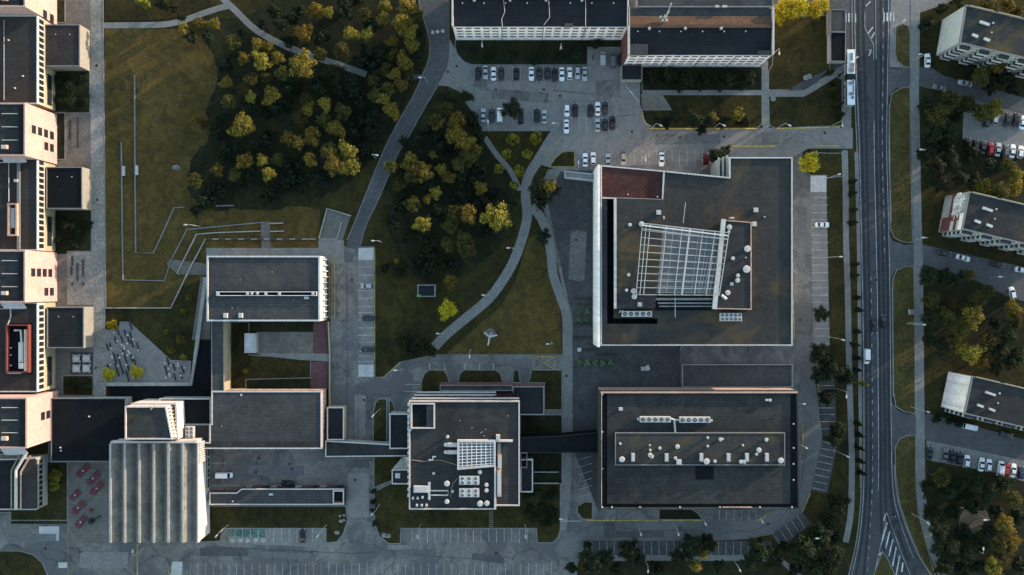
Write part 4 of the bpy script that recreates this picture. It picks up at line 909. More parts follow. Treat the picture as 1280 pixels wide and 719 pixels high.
for x, y in ((956, 271), (932.5, 322), (828, 272), (916, 272), (822, 246), (785, 243)): boxv(b, x-.8, y-.8, x+.8, y+.8, HM+.1 if x != 932.5 else HM+2, .6)
boxv(b, 828, 270, 831, 274, HM, 1.5, 'tan'); boxv(b, 912, 271.3, 918, 273.5, HM+.5, 1.6, 'tan')
mb = MB()
for i in range(3): mb.prism(PP([(898+i*4.6, 199-i*2), (900+i*4.6, 197.5-i*1.4), (900+i*4.6, 224), (898+i*4.6, 224)], HM-2), 3, HM-2+i*.6, M['conc'])
mb.prism(PP([(896, 203), (911.4, 196), (911.4, 223), (896, 223)], 9), 0, 9, M['greypanel']); part(b, 'stair_core', mb)
bb = block('entrance_canopy', 'small grey canopy roof jutting left from the maroon roof corner', 'canopy', [(706, 214), (745, 218), (745, 226), (706, 222)], 4, 'steel', 'greycop', .2, .2, 'offwhite')
# ---- flat roof building lower right
HR = 13.2
b = block('flat_roof_block', 'wide flat roofed block with a raised centre strip of small vents', 'building', [(750, 489), (997, 489), (999, 636), (750, 636)], HR, 'darkcop', 'roofdk', 0, 0, cap=False)
mb = MB(); A, B = P(750.5, 489, HR), P(996.5, 489, HR); mb.box((A[0]+B[0])/2, A[1]+.06, 3, HR-.1, B[0]-A[0], .14, 0, M['pinkwall']); part(b, 'sun_pink_facade', mb)  # lit north face painted pink, walls away from the sun kept dark
rp = PP([(750, 489), (997, 489), (999, 636), (750, 636)], HR)
mb = MB(); mb.prism(inset(ccw(rp), .1), HR-1.5, HR-1.2, M['roofbl']); part(b, 'gutter_roof', mb)
mb = MB(); mb.ring(ccw(rp), .2, .25, HR-2, HR+.35, M['darkcop']); part(b, 'parapet', mb)
rbeams(b, 'pale_coping', [((751, 490.6), (997, 490.6), .5), ((752.0, 491), (752.0, 635), .22), ((903, 634), (940, 634), .2)], HR+.5, .3, 'tan')
slab(b, 'main_roof', [(759, 493), (988, 493), (988, 630), (759, 630)], HR-1.7, HR-.3, 'roof'); slab(b, 'raised_strip', rect(769, 541, 981, 581.5), HR-.35, HR+1.3, 'roofst')
mb = MB(); mb.ring(PP(rect(769, 541, 981, 581.5), HR+1.3), .05, .2, HR+1.1, HR+1.5, M['greycop']); part(b, 'strip_coping', mb)
ac(b, 800, 521, 838.5, 528, HR-.3, 5, 1, 1.5); ac(b, 849.5, 521.5, 888, 528.5, HR-.3, 5, 1, 1.5)
pipe(b, [(838, 523), (843, 525), (849, 525)], HR, .3); pipe(b, [(843, 525), (844, 541)], HR, .3, 'steel'); vent(b, 798, 524, HR-.3, .45, .9); vent(b, 889.5, 526, HR-.3, .4, .9)
boxv(b, 773.5, 509.5, 778.5, 513.5, HR-.3, .6); boxv(b, 957, 499, 962, 501.5, HR-.3, .8); vent(b, 963, 500.5, HR-.3, .5, .9)
slab(b, 'dark_pit', rect(869.5, 582.5, 892, 599.5), HR-.3, HR-.18, 'black')
for x in (791.5, 833.5, 877, 911, 934, 959): boxv(b, x-2.1, 567, x+2.1, 577, HR+1.3, .8, 'vent'); 
for x, y, r in ((777.5, 574.5, .9), (775.5, 555, .4), (813, 563, .4), (825, 560.5, .5), (847, 558.5, .7), (885, 547.5, .4), (885, 558, .4), (901, 549.5, .6), (929, 557, .35), (949, 563, .8), (946, 568, .45),
                (958.5, 550, .6), (883.5, 577, .95), (894, 577, .5), (844.5, 573, .5), (926.5, 577.5, .6), (976.5, 576, .9), (904, 542+7, .3), (812.5, 557, .3), (812.7, 569, .7), (815, 571, .6)): vent(b, x, y, HR+1.3, r, 1.0)
boxv(b, 846, 575, 852, 581, HR+1.3, .9); boxv(b, 929, 575, 932.5, 579.5, HR+1.3, .8)
mb = MB()
for i, (x, y) in enumerate(((753, 493), (753, 540), (753, 586), (753, 634), (765, 634), (800, 634), (850, 634), (900, 634), (950, 634), (990, 634), (992, 600), (992, 580), (992, 560), (992, 530))): mb.box(*P(x, y, HR+.5), HR+.3, HR+.7, .4, .4, 0, M['offwhite'])
part(b, 'parapet_cap', mb)
o = MB(); o.ring(PP(rect(852, 455, 990, 484)), 0, .3, 0, 1.1, M['conc']); o = o.build('ramp_wall'); tag(o, 'low pale wall round the dark loading ramp between the two big roofs', 'wall')
# ---- white apartment blocks at the top
HA = 15.0
def slabblock(label, x0, x1, ye, wx0, wx1, n, brown):
    b = thing('apartment_block', label, 'building', (*P((x0+x1)/2, ye-25, HA), 0), 0, 'white panel apartment blocks at the top')
    w = PP(rect(x0, ye-58, x1, ye), HA); mb = MB(); mb.prism(w, -.3, HA, M['panel'], top=False); part(b, 'wall', mb)
    A = P(x0, ye, HA); B = P(x1, ye-33, HA); C = P(x1, ye-58, HA); z = HA
    mb = MB(); mb.add([(A[0], A[1], z), (B[0], A[1], z), (B[0], B[1], z+.9), (A[0], B[1], z+.9), (A[0], A[1], z-.4), (B[0], A[1], z-.4), (B[0], B[1], z+.4), (A[0], B[1], z+.4)], [(0, 1, 2, 3), (4, 7, 6, 5), (0, 4, 5, 1), (0, 3, 7, 4), (1, 5, 6, 2)], M['roofbl']); part(b, 'roof', mb)
    y2, y3 = P(0, ye-36.5, HA)[1], P(0, ye-49, HA)[1]
    mb = MB(); mb.box((A[0]+B[0])/2, (B[1]+y2)/2, z+.3, z+1.5, B[0]-A[0], y2-B[1], 0, M['roofsun']); part(b, 'ridge', mb)
    mb = MB(); mb.add([(A[0], y2, z+1.1), (B[0], y2, z+1.1), (B[0], y3, z+.2), (A[0], y3, z+.2), (A[0], y2, z+.6), (B[0], y2, z+.6), (B[0], y3, z-.3), (A[0], y3, z-.3)], [(0, 1, 2, 3), (4, 7, 6, 5), (2, 6, 7, 3), (0, 3, 7, 4), (1, 5, 6, 2)], M['roofsun']); part(b, 'rear_roof', mb)
    mb = MB(); mb.box((A[0]+B[0])/2, (y3+C[1])/2+.02, z-.3, z+.25, B[0]-A[0], C[1]-y3, 0, M['rooflt']); part(b, 'eaves_roof', mb)
    for xx in (x0, x1):
        X = P(xx, 0, HA)[0]; mb = MB(); mb.box(X, (A[1]+C[1])/2, z-.4, z+1.7, .5, C[1]-A[1]+.2, 0, M['white']); part(b, 'gable_parapet', mb)
    windows(b, (x0, ye), (x1, ye), HA, [13.3, 10.3, 7.3, 4.3], n=n, w=1.9, hh=.8, frame='blackm')
    mb = MB()
    for q in (.28, .52, .76): X = A[0]+(B[0]-A[0])*q; mb.box(X, A[1]-.06, 0, HA-.3, .2, .14, 0, M['greycop'])
    part(b, 'drainpipe', mb)
    mb = MB(); mb.beam((A[0], A[1]-.12, z-.05), (B[0], A[1]-.12, z-.05), .25, .2, M['steel']); part(b, 'gutter', mb)
    for k in range(int((x1-x0)/27)): vent(b, x0+12+k*27, ye-30, HA+.9, .18, .7, False); 
    for k in range(int((x1-x0)/45)): boxv(b, x0+25+k*45, ye-35.5, x0+28+k*45, ye-32.5, HA+1.4, .9, 'conc', 'chimney')
    return b
b = slabblock('long white apartment block beside the top road, upper centre', 566, 784.5, 33.5, 0, 0, 19, False)
slab(b, 'hatch', rect(706, 29, 716, 33), HA, HA+.8, 'rooflt'); pipe(b, [(629, -5), (631, 15), (627, 24), (628, 33)], HA+.2, .08, 'steel', 'cable', .7); pipe(b, [(686, 0), (687, 22), (680, 31)], HA+.2, .08, 'steel', 'cable', .7); pipe(b, [(732, 0), (732, 32)], HA+.2, .08, 'steel', 'cable', .7)
b = slabblock('white apartment block with brown lit roof strip, right of the red gable', 785.5, 965, 69, 0, 0, 16, True)
slab(b, 'hatch', rect(786, 55, 810, 68), HA, HA+.9, 'rooflt'); slab(b, 'hatch', rect(948, 63, 965, 68), HA, HA+.7, 'rooflt')
mb = MB(); X = P(784.7, 0, HA)[0]; Ya, Yb = P(0, 37, HA)[1], P(0, 69, HA)[1]; mb.box(X-.2, (Ya+Yb)/2, 0, HA-.5, .3, Ya-Yb, 0, M['redwall']); part(b, 'red_gable', mb)
mb = MB()
for k, (x, y) in enumerate(((828, 22), (831, 25), (834, 18), (837, 8))): mb.beam((*P(830, 24, HA+1), HA+1), (*P(x+3, y-4, HA+3+k*.5), HA+3+k*.5), .15, .15, M['steel'])
mb.beam((*P(831, 27, HA+1), HA+1), (*P(839, 4, HA+5), HA+5), .22, .22, M['steel'])
for k in range(4): mb.box(*P(826+k*2.6, 21+(k % 2)*4, HA+2), HA+1.2, HA+2.1, .6, .5, k, M['vent'])
part(b, 'antenna_mast', mb)
b = block('rear_block', 'grey flat roofed block at the top edge behind the brown roof strip', 'building', [(796, -60), (1000, -60), (966, 9), (796, 9)][0:1] + [(966, -60), (966, 9), (796, 9)], 15.5, 'panel', 'rooflt', .3, .3, 'greycop'); boxv(b, 894, 6.5, 899, 9, 15.5, .8); boxv(b, 903, 6.5, 909, 9, 15.5, .8)
b = block('porch', 'dark square porch roof at the foot of the white block', 'porch', rect(777, 81, 802.5, 100), 3.8, 'conc', 'roofbl', .15, .2, 'greycop')
b = block('bus_stop_kiosk', 'dark roofed kiosk by the tram of road beside the bus'.replace('tram of road', 'main road'), 'kiosk', rect(1038, 12, 1057, 40), 4, 'conc', 'rooflt', .15, .2, 'greycop')
b = block('bus_shelter', 'low black glass roofed shelter attached below the kiosk by the road', 'shelter', rect(1038, 40.5, 1057, 77), 3.2, 'steel', 'roofdk', .15, .2, 'greycop')
# ---- right hand apartment blocks
def gable_block(label, c, pal, feats=None, wallmat='greypanel', roof='roofmoss'):
    (ax, ay), (bx, by) = c   # left-top and left-bottom roof corners; runs to the right, perpendicular-ish
    dx, dy = 150, 150*.235; poly = [(ax, ay), (ax+dx, ay+dy), (bx+dx, by+dy), (bx, by)]
    b = block('apartment_block', label, 'building', poly, HA, wallmat, roof, .4, .3, 'greycop', 'rotated apartment blocks on the right edge')
    U = (Vector(P(ax+dx, ay+dy, HA)) - Vector(P(ax, ay, HA))).normalized()
    S0 = Vector(P(bx, by, HA)); 
    for fl in range(5):   # balconies on the lower long side
        for k in range(5):
            p = S0 + U*(2.5 + k*6.2 + (.0 if k % 2 else 0)); nn = Vector((U.y, -U.x)); z = .9 + fl*2.8
            mb = MB(); mb.box(p.x + nn.x*.55, p.y + nn.y*.55, z, z+1.1, 3.0, 1.1, math.atan2(U.y, U.x), M['offwhite' if (fl+k) % 3 else 'greypanel']); mb.box(p.x + nn.x*.5, p.y + nn.y*.5, z+1.11, z+2.2, 2.8, .9, math.atan2(U.y, U.x), M['glass']); part(b, 'balcony', mb)
    windows(b, (bx+8, by+8*.235), (bx+120, by+120*.235), HA, [13.2, 10.4, 7.6, 4.8], n=9, w=1.5, hh=1.3, frame='whitemetal')
    for q, v in ((.18, .35), (.12, .72), (.22, .75)):
        x = ax + dx*q*1.0 + (bx-ax)*v; y = ay + dy*q + (by-ay)*v; s = 6 if v < .5 else 3.5
        A = P(x-s, y-1.2-s*.235, HA+.6); Bb = P(x+s, y+s*.235, HA+.6)
        mb = MB(); mb.beam((*A, HA+.35), (*Bb, HA+.35), .7, .7, M['offwhite']); part(b, 'roof_vent', mb)
    vent(b, ax+35, ay+22, HA, .3, .6); vent(b, ax+33, ay+34, HA, .25, .5)
    g0, g1 = Vector(P(ax, ay, HA)), Vector(P(bx, by, HA)); t = (g1-g0).normalized(); nn = Vector((t.y, -t.x)); L = (g1-g0).length
    for (u0, u1, z0, z1, mat) in pal:
        a = g0 + t*(L*u0) + nn*.06; c_ = g0 + t*(L*u1) + nn*.06; mb = MB()
        mb.box((a.x+c_.x)/2, (a.y+c_.y)/2, z0, z1, (c_-a).length, .13, math.atan2(t.y, t.x), M[mat]); part(b, 'gable_panel', mb)
    if feats: feats(b, g0, t, nn, L)
    mb = MB(); A = P(ax, ay, HA); E = Vector(A) + U*14; 
    for k in range(3): a = Vector(A) + U*(1+k*9) ; c_ = a + U*7.5; mb.beam((a.x, a.y, HA+.5), (c_.x, c_.y, HA+.5), .35, .15, M['creamwall'])
    part(b, 'pale_coping', mb); return b
gable_block('pale gabled apartment block at the upper right corner, lawn to its left', ((1207, 6.5), (1199, 54)), [(.02, .98, .4, 14.6, 'offwhite')])
def mural(b, g0, t, nn, L):
    rnd = random.Random(5); mb = MB()
    for i in range(70):   # pale abstract brush-work on the gable
        u = .05 + rnd.random()*.55; z = 7.2 + rnd.random()*6.0; a = g0 + t*(L*u) + nn*.16; l = .5 + rnd.random()*1.2; th = rnd.random()*3.14
        d = Vector((t.x*math.cos(th), t.y*math.cos(th), math.sin(th)))*l; c0 = Vector((a.x, a.y, z)); mb.beam(c0-d, c0+d, .35, .1, M['panel'])
    part(b, 'gable_mural', mb)
gable_block('apartment block whose gable has red stripes and a white mural', ((1211, 239.5), (1202, 286.5)),
            [(.0, .62, 1.0, 5.2, 'conc'), (.62, 1, 1.0, 5.2, 'redwall'), (.0, 1, 5.21, 7.2, 'redwall'), (.02, .55, 7.21, 13.4, 'greypanel'), (.56, .74, 7.21, 12.4, 'redwall'), (.75, 1, 7.21, 9.3, 'offwhite'), (.75, 1, 9.31, 11.2, 'redwall'), (.56, 1, 12.41, 14.7, 'panel'), (.75, 1, 11.21, 12.4, 'offwhite')], mural)
gable_block('apartment block with a bright cream gable, third down the right edge', ((1215, 470), (1205, 517)), [(.02, .98, .5, 14.5, 'panel')], None, 'conc')
# ---- small park kiosk
b = block('park_kiosk', 'small grey glazed kiosk standing in the dark park grass', 'kiosk', rect(522, 356, 544, 371), 3, 'greypanel', 'roofbl', .2, .3, 'greycop')
mb = MB(); mb.prism(PP(rect(521, 368, 526, 371.5), 3), 2.5, 3.25, M['l_pot']); part(b, 'green_planter', mb)

# ================================================================== SMALL STRUCTURES
def wall_line(pts, label, w=.35, h=.45, mat='conc', name='low_wall', cat='wall', z0=0, group=None):
    mb = MB(); mb.prism(strip_poly(PP(pts), w), z0, h, M[mat]); o = mb.build(name); tag(o, label, cat, group)
wall_line([(152, 178), (153, 270), (154, 350), (206, 351), (214, 326), (234, 287), (330, 278)], 'outer low retaining wall stepping round the sloping field', mat='greycop', h=.4)
wall_line([(168.5, 95), (169, 200), (170, 316), (192, 316.5), (205, 289), (218, 260), (231, 259)], 'inner low retaining wall in the middle of the field', mat='greycop', h=.4)
wall_line([(132, 385), (214, 385), (226, 360), (238, 335), (257, 299), (395, 299)], 'pale low wall from the promenade up to the stepped terraces', h=.5)
wall_line([(224, 343), (222, 341), (246, 293), (270, 291), (326, 289)], 'middle pale low wall of the stepped terraces', h=.5)
wall_line([(337, 279.5), (354, 279)], 'short pale wall right of the terrace stair, upper one', h=.5); wall_line([(338, 289.5), (355, 289)], 'short pale wall right of the terrace stair, lower one', h=.5)
wall_line([(270, 257.5), (292, 257)], 'short lone low wall below the dark left trees', h=.4, mat='greycop')
wall_line([(399, 298), (409, 261), (439, 270)], 'low pale parapet round the small square terrace', h=.6); wall_line([(399, 299), (421, 299), (427, 278)], 'inner pale kerb of the small square terrace', h=.3)
wall_line([(134, 480), (240, 480), (248, 425), (258, 347)], 'broad pale parapet beside the sunken dark court', w=1.2, h=1.0, mat='conc')
wall_line([(411, 402), (412.5, 440), (412.5, 508)], 'yellowish low wall closing the court beside the access road', w=.4, h=1.0, mat='creamwall')
for i in range(8):
    for yy, x0, g_ in ((299, 262, 'seat slabs along the terrace walls'),):
        x = x0 + i*16; o = MB(); o.box(*P(x, yy+.6), .5, .62, 2.2, .55, 0, M['wood']); o = o.build('seat_slab'); tag(o, where('dark wooden seat slab', x, yy), 'bench', g_)
for (x, y) in ((155, 214), (171.5, 213)):
    o = MB(); o.box(*P(x, y), 0, .5, .9, 3.2, 0, M['conc']); o.box(*P(x, y), .5, .56, .8, 3.0, 0, M['offwhite']); o = o.build('bench'); tag(o, 'pale stone bench beside the ' + ('outer' if x < 160 else 'inner') + ' field wall', 'bench')
# boulder
def rock(px, py, r, label, group=None):
    bm = bmesh.new(); bmesh.ops.create_icosphere(bm, subdivisions=3, radius=1); rr = random.Random(int(px*7+py))
    off = [Vector((rr.uniform(-1, 1), rr.uniform(-1, 1), rr.uniform(-1, 1))).normalized() for _ in range(9)]
    for v in bm.verts:
        k = 1
        for o_ in off: dd = v.co.normalized().dot(o_); k -= max(0, dd-.72)*.8
        v.co = Vector((v.co.x*r*k, v.co.y*r*k*.85, max(-.2, v.co.z*r*.6*k)))
    me = bpy.data.meshes.new('boulder'); bm.to_mesh(me); bm.free(); me.materials.append(M['stone']); o = bpy.data.objects.new('boulder', me); col.objects.link(o)
    x, y = P(px, py); o.location = (x, y, .1); tag(o, label, 'rock', group)
rock(220, 210, 1.3, 'large pale grey boulder lying alone in the field')
for i, (x, y, r) in enumerate(((425, 645, .6), (430, 644, .6), (426, 651, .7), (430, 650, .6), (421, 666, .9))): rock(x, y, r, where('grey rock on the lawn edge', x, y), 'rocks at the end of the garage lawn')
for x, y in ((480, 669), (485, 670)): rock(x, y, 1.0, where('pale rock at the kerb', x, y), 'rocks at the lower kerb')
# tripod sculpture
b = thing('sculpture', 'white three armed tripod sculpture on a round dark bed in the grass', 'sculpture', (*P(612, 420), 0))
mb = MB(); cx, cy = P(613, 417); mb.cyl(cx, cy, 0, .12, 1.7, 1.7, 24, M['pave']); part(b, 'base', mb)
for (x, y) in ((605.5, 416), (621, 419), (610, 431.5)):
    mb = MB(); mb.beam((*P(612, 421, 2.5), 2.5), (*P(x, y, 4.3), 4.3), .45, .45, M['white']); part(b, 'arm', mb)
mb = MB(); mb.tube([(*P(612.5, 419.5), .1), (*P(612, 421, 2.6), 2.6)], .35, .3, 8, M['white']); part(b, 'stem', mb)
mb = MB(); mb.box(*P(614, 417.5), .12, .5, 1.2, 1.0, .2, M['conc']); part(b, 'plinth', mb)
# red picnic tables on the plaza
def red_bench(px, py, L, a, label):
    b = thing('picnic_table', label, 'bench', (*P(px, py), 0), a, 'raspberry picnic tables on the plaza')
    def loc(mb, name): return mb.build(name, None, b)
    n = max(2, int(L/2.0))
    for i in range(n):
        x = -L/2 + (i+.5)*L/n; mb = MB(); mb.box(x, 0, .72, .78, L/n*.85, .8, 0, M['redwood']); mb.box(x, 0, 0, .72, .12, .5, 0, M['blackm']); loc(mb, 'table_top')
        for s in (-1, 1): mb = MB(); mb.box(x, s*.85, .42, .47, L/n*.8, .35, 0, M['redwood']); mb.box(x, s*.85, 0, .42, .1, .25, 0, M['blackm']); loc(mb, 'seat')
    mb = MB(); mb.box(0, 0, .78, .84, .5, .45, 0, M['offwhite']); loc(mb, 'white_tray')
for a in ((105, 588, 5.6, 45, 'raspberry table row nearest the black roof, upper one'), (117.5, 597.5, 5.6, 45, 'raspberry table row with two white trays, second from the top'), (122, 610, 5.8, 45, 'raspberry table row furthest right, ending in a black point'),
          (95, 618.5, 4.2, 42, 'short raspberry table row at the left'), (99, 634, 5.8, 42, 'long raspberry table row left of the black sculpture'), (102, 652, 4.8, 50, 'lowest raspberry table row')): red_bench(a[0], a[1], a[2], R(a[3]), a[4])
o = MB(); o.box(0, 0, 0, .5, .9, .9, .6, M['redwood']); o.box(0, 0, .5, .56, 1.0, 1.0, .6, M['redwood']); o = o.build('stool'); o.location = (*P(114, 638), 0); tag(o, 'single raspberry cube stool beside the black sculpture', 'stool')
b = thing('black_sculpture', 'black guitar shaped object lying on the plaza', 'sculpture', (*P(115, 651), 0), R(28))
mb = MB(); mb.cyl(-.3, 0, 0, .5, .95, .85, 16, M['blackm']); mb.cyl(.6, 0, 0, .5, .7, .6, 16, M['blackm']); mb.build('body', None, b); mb = MB(); mb.box(1.9, 0, .1, .45, 2.0, .28, 0, M['blackm']); mb.box(2.9, 0, .1, .5, .5, .45, 0, M['blackm']); mb.build('neck', None, b)
# four white cross tables
for i, (x, y, l) in enumerate(((96.5, 448, 'upper left'), (109, 448, 'upper right'), (96.5, 460.5, 'lower left'), (109, 460.5, 'lower right'))):
    b = thing('cross_table', f'white cross shaped table, {l} of the four on the dark deck', 'table', (*P(x, y), 0), 0, 'white cross tables on the dark deck')
    mb = MB(); mb.box(0, 0, .72, .78, 2.3, 1.1, 0, M['offwhite']); mb.box(0, 0, .70, .76, 1.1, 2.3, 0, M['offwhite']); mb.build('table_top', None, b)
    for sx, sy in ((1, 1), (1, -1), (-1, 1), (-1, -1)):
        mb = MB(); mb.box(sx*.95, sy*.95, 0, .44, .6, .6, 0, M['blackm']); mb.box(sx*.95, sy*.95, .44, .5, .66, .66, 0, M['steel']); mb.build('seat', None, b)
# dark benches on promenade terrace
for x, y0, y1 in ((91, 320, 332), (97.5, 329, 352), (104.5, 324, 346), (90, 333, 344), (105, 353, 357), (91, 353, 357), (88, 150, 175), (98, 148, 185)):
    o = MB(); X, Y = P(x, (y0+y1)/2); L = (y1-y0)*MPP; o.box(X, Y, .4, .48, .55, L, 0, M['wood'])
    for s in (-.4, .4): o.box(X, Y + s*L, 0, .4, .4, .12, 0, M['blackm'])
    o = o.build('bench'); tag(o, where('dark slatted bench', x, (y0+y1)/2), 'bench', 'dark benches on the promenade terraces')
# slanting planks and white seats on the white-seat plaza
PK = [(157, 416, 8, 0), (163, 404, 17, 0), (153, 424, 9, 0), (161, 424, 12, 0), (166, 430, 10, 0), (145, 425, 9, 0), (139, 433, 9, 0), (135, 434, 9, 0), (147, 462, 18, 0), (151, 455, 27, 0), (158, 450, 30, 0), (144, 447, 14, 0),
      (136, 459, 8, 0), (165, 448, 9, 0), (169, 452, 8, 0), (173, 434, 12, 0), (164, 419, 9, 0), (149, 416, 7, 0), (208, 463, 12, 0), (211, 453, 12, 0), (218, 459, 9, 0), (219, 471, 9, 0), (229, 462, 10, 0), (227, 470, 8, 0), (160, 470, 14, 0)]
for x, y, L, _ in PK:
    o = MB(); Lm = L*MPP; o.box(0, 0, .36, .44, .42, Lm, 0, M['blackm'])
    for s in (-.4, .4): o.box(0, s*Lm, 0, .36, .3, .1, 0, M['blackm'])
    o = o.build('plank_bench'); o.location = (*P(x, y), 0); o.rotation_euler = (0, 0, R(17)); tag(o, where('dark slanting plank bench', x, y), 'bench', 'slanting plank benches on the paved wedge')
for x, y in ((143, 415.5), (147.5, 426.5), (160, 419), (167, 424), (153, 431), (156, 433), (155.8, 435.8), (160, 429.5), (161, 439), (162.5, 441.5), (160, 444), (154, 442), (140.5, 445), (141, 447.5), (140, 435.5), (173.5, 438), (150, 447), (138.5, 456), (148, 457.5), (158.5, 456), (167, 447), (207, 454), (214, 457), (223, 454.5), (223, 457.5), (211.5, 460.5), (212, 467.5), (213, 470), (208, 472), (226.5, 469.5), (231, 459.5)):
    o = MB(); o.box(0, 0, 0, .42, .5, .5, .3, M['conc']); o.box(0, 0, .42, .47, .62, .62, .3, M['white']); o = o.build('white_stool'); o.location = (*P(x, y), 0); tag(o, where('small white stool', x, y), 'stool', 'white stools among the plank benches')
# cross walk slats right of path, potted plants
for x0, y, x1 in ((724, 374.5, 739), (716, 373, 739), (721, 380.5, 742), (718, 405.5, 745), (716, 422, 745), (727, 437, 748), (735, 430, 745), (744, 443, 770)):
    o = MB(); A, B = P(x0, y), P(x1, y); o.box((A[0]+B[0])/2, A[1], 0, .4, B[0]-A[0], .55, 0, M['blackm']); o.box((A[0]+B[0])/2, A[1], .4, .46, B[0]-A[0]-.1, .45, 0, M['wood']); o = o.build('long_bench'); tag(o, where('long black bench', (x0+x1)/2, y), 'bench', 'long black benches on the dark plaza')
o = MB(); o.box(*P(724, 437), 0, .9, 1.2, 1.2, 0, M['offwhite']); o.box(*P(724, 437), .9, 1.0, .8, .8, 0, M['steel']); o = o.build('ventilation_box'); tag(o, 'pale square ventilation box on the dark plaza by the path', 'box')
o = MB(); o.box(*P(805, 461, 1), 0, 1.2, 1.9, 1.2, 0, M['vent']); o.box(*P(809.5, 460, 1), 0, 1.5, 1.2, 1.6, .3, M['white']); o = o.build('plant_unit'); tag(o, 'white plant unit standing in the dark yard between the big roofs', 'machine')
o = MB(); o.box(*P(1137.5, 390), 0, 1.3, 1.2, 1.6, .1, M['offwhite']); o.box(*P(1137.5, 390), 1.3, 1.4, 1.3, 1.7, .1, M['greycop']); o = o.build('utility_cabinet'); tag(o, 'pale utility cabinet on the right grass strip', 'cabinet')
for x, y in ((966, 124), (1007, 97.5), (1011, 96)):
    o = MB(); o.cyl(*P(x, y), 0, .6, .8, .8, 14, M['conc']); o.cyl(*P(x, y), .6, .66, .6, .6, 12, M['greycop']); o = o.build('concrete_planter'); tag(o, where('round concrete planter', x, y), 'planter', 'round concrete planters by the footpaths')
for i, x in enumerate((541, 547, 553.5)):
    o = MB(); X, Y = P(x, 41 - i*.8); o.cyl(X, Y, 0, .55, .62, .62, 18, M['conc']); o.cyl(X, Y, .55, .6, .45, .4, 14, M['white']); o = o.build('planter_bollard'); tag(o, ['leftmost', 'middle', 'rightmost'][i] + ' of three round white bollards across the top road', 'bollard', 'round bollards across the top road')
# steps in lawn behind centre
o = MB()
for i in range(9): o.box(*P(614, 640+i*2.6), .1, .22, 1.4, .35, 0, M['pave'])
o = o.build('garden_steps'); tag(o, 'narrow flight of slab steps below the fan roof centre', 'steps')
# underfloor terrace ladder between R building and road
for x in (770, 792, 798, 805, 812, 824):
    pass
# playground frames in earth patch
for x0, y0, x1, y1, l in ((1203, 635.5, 1207, 632, 'left'), (1215, 632, 1219, 635.5, 'right')):
    o = MB(); A, B = P(x0, y0, 1.5), P(x1, y1, 1.5); o.beam((*A, 1.5), (*B, 1.5), .25, .2, M['white'])
    for q in (A, B): o.box(q[0], q[1], 0, 1.45, .15, .15, 0, M['steel'])
    o = o.build('play_frame'); tag(o, f'{l} white bar frame at the upper edge of the bare earth patch', 'frame')
# ================================================================== TREES
def crown_mesh(seed, n_cl, leaf, mat, squash=1.0, spread=1.0, per=95, cone=False):
    rr = random.Random(seed); vs = []; fs = []
    cls = []
    for i in range(n_cl):
        if cone:
            z = rr.random(); r = (1-z)*.95*rr.random()**.5; a = rr.random()*6.283; cls.append((Vector((r*math.cos(a), r*math.sin(a), z*2-1)), .22 + .18*(1-z)))
        else:
            while True:
                d = Vector((rr.uniform(-1, 1), rr.uniform(-1, 1), rr.uniform(-1, 1)))
                if .1 < d.length < 1: break
            d = d.normalized()*(.35 + .5*rr.random())
            lob = 1 + .22*math.sin(3*math.atan2(d.y, d.x) + seed) + .12*math.sin(7*math.atan2(d.y, d.x) + seed*2)
            cls.append((Vector((d.x*lob*spread, d.y*lob*spread, d.z*squash)), rr.uniform(.11, .30)))
    for c, cr in cls:
        for k in range(int(per*(cr/.26)**1.5)):
            o = Vector((rr.gauss(0, 1), rr.gauss(0, 1), rr.gauss(0, 1))).normalized()
            p = c + o*cr*(rr.uniform(.45, 1.1) if rr.random() < .8 else rr.uniform(1.0, 1.6))
            nrm = (o + Vector((rr.uniform(-.7, .7), rr.uniform(-.7, .7), rr.uniform(-.2, .9)))).normalized()
            x = nrm.orthogonal().normalized(); a = rr.random()*6.28; y = nrm.cross(x); x, y = x*math.cos(a)+y*math.sin(a), -x*math.sin(a)+y*math.cos(a)
            s = leaf*rr.uniform(.6, 1.4); b = len(vs)
            vs += [p - x*s, p - y*s*.6, p + x*s, p + y*s*.6]; fs.append((b, b+1, b+2, b+3))
    me = bpy.data.meshes.new('crown'); me.from_pydata([tuple(v) for v in vs], [], fs); me.materials.append(mat); return me
def trunk_mesh(seed, cls=7):
    rr = random.Random(seed); mb = MB(); mb.tube([(0, 0, -1.9), (.02, .01, -1.2), (-.02, .02, -.5), (0, 0, .3)], .075, .03, 8)
    for i in range(cls):
        a = rr.random()*6.28; z = rr.uniform(-1.0, .0); l = rr.uniform(.45, .75)
        mb.tube([(0, 0, z), (math.cos(a)*l*.5, math.sin(a)*l*.5, z+.25), (math.cos(a)*l, math.sin(a)*l, z+.55)], .035, .012, 5)
    o = mb.build('trunk', M['bark']); me = o.data; bpy.data.objects.remove(o); return me
KINDS = {}
for kind, mat, sets in (('gold', 'l_gold', 4), ('mid', 'l_mid', 4), ('dark', 'l_dark', 4), ('yel', 'l_yel', 3)):
    KINDS[kind] = [(crown_mesh(11*i + 3 + len(kind), 64, .060, M[mat], .8, per=105), trunk_mesh(i+5)) for i in range(sets)]
PROTO = {}
LOOK = dict(gold='gold tinged tree', mid='olive green tree', dark='dark green tree', yel='bright yellow tree')
GRP = {}
rt = random.Random(99)
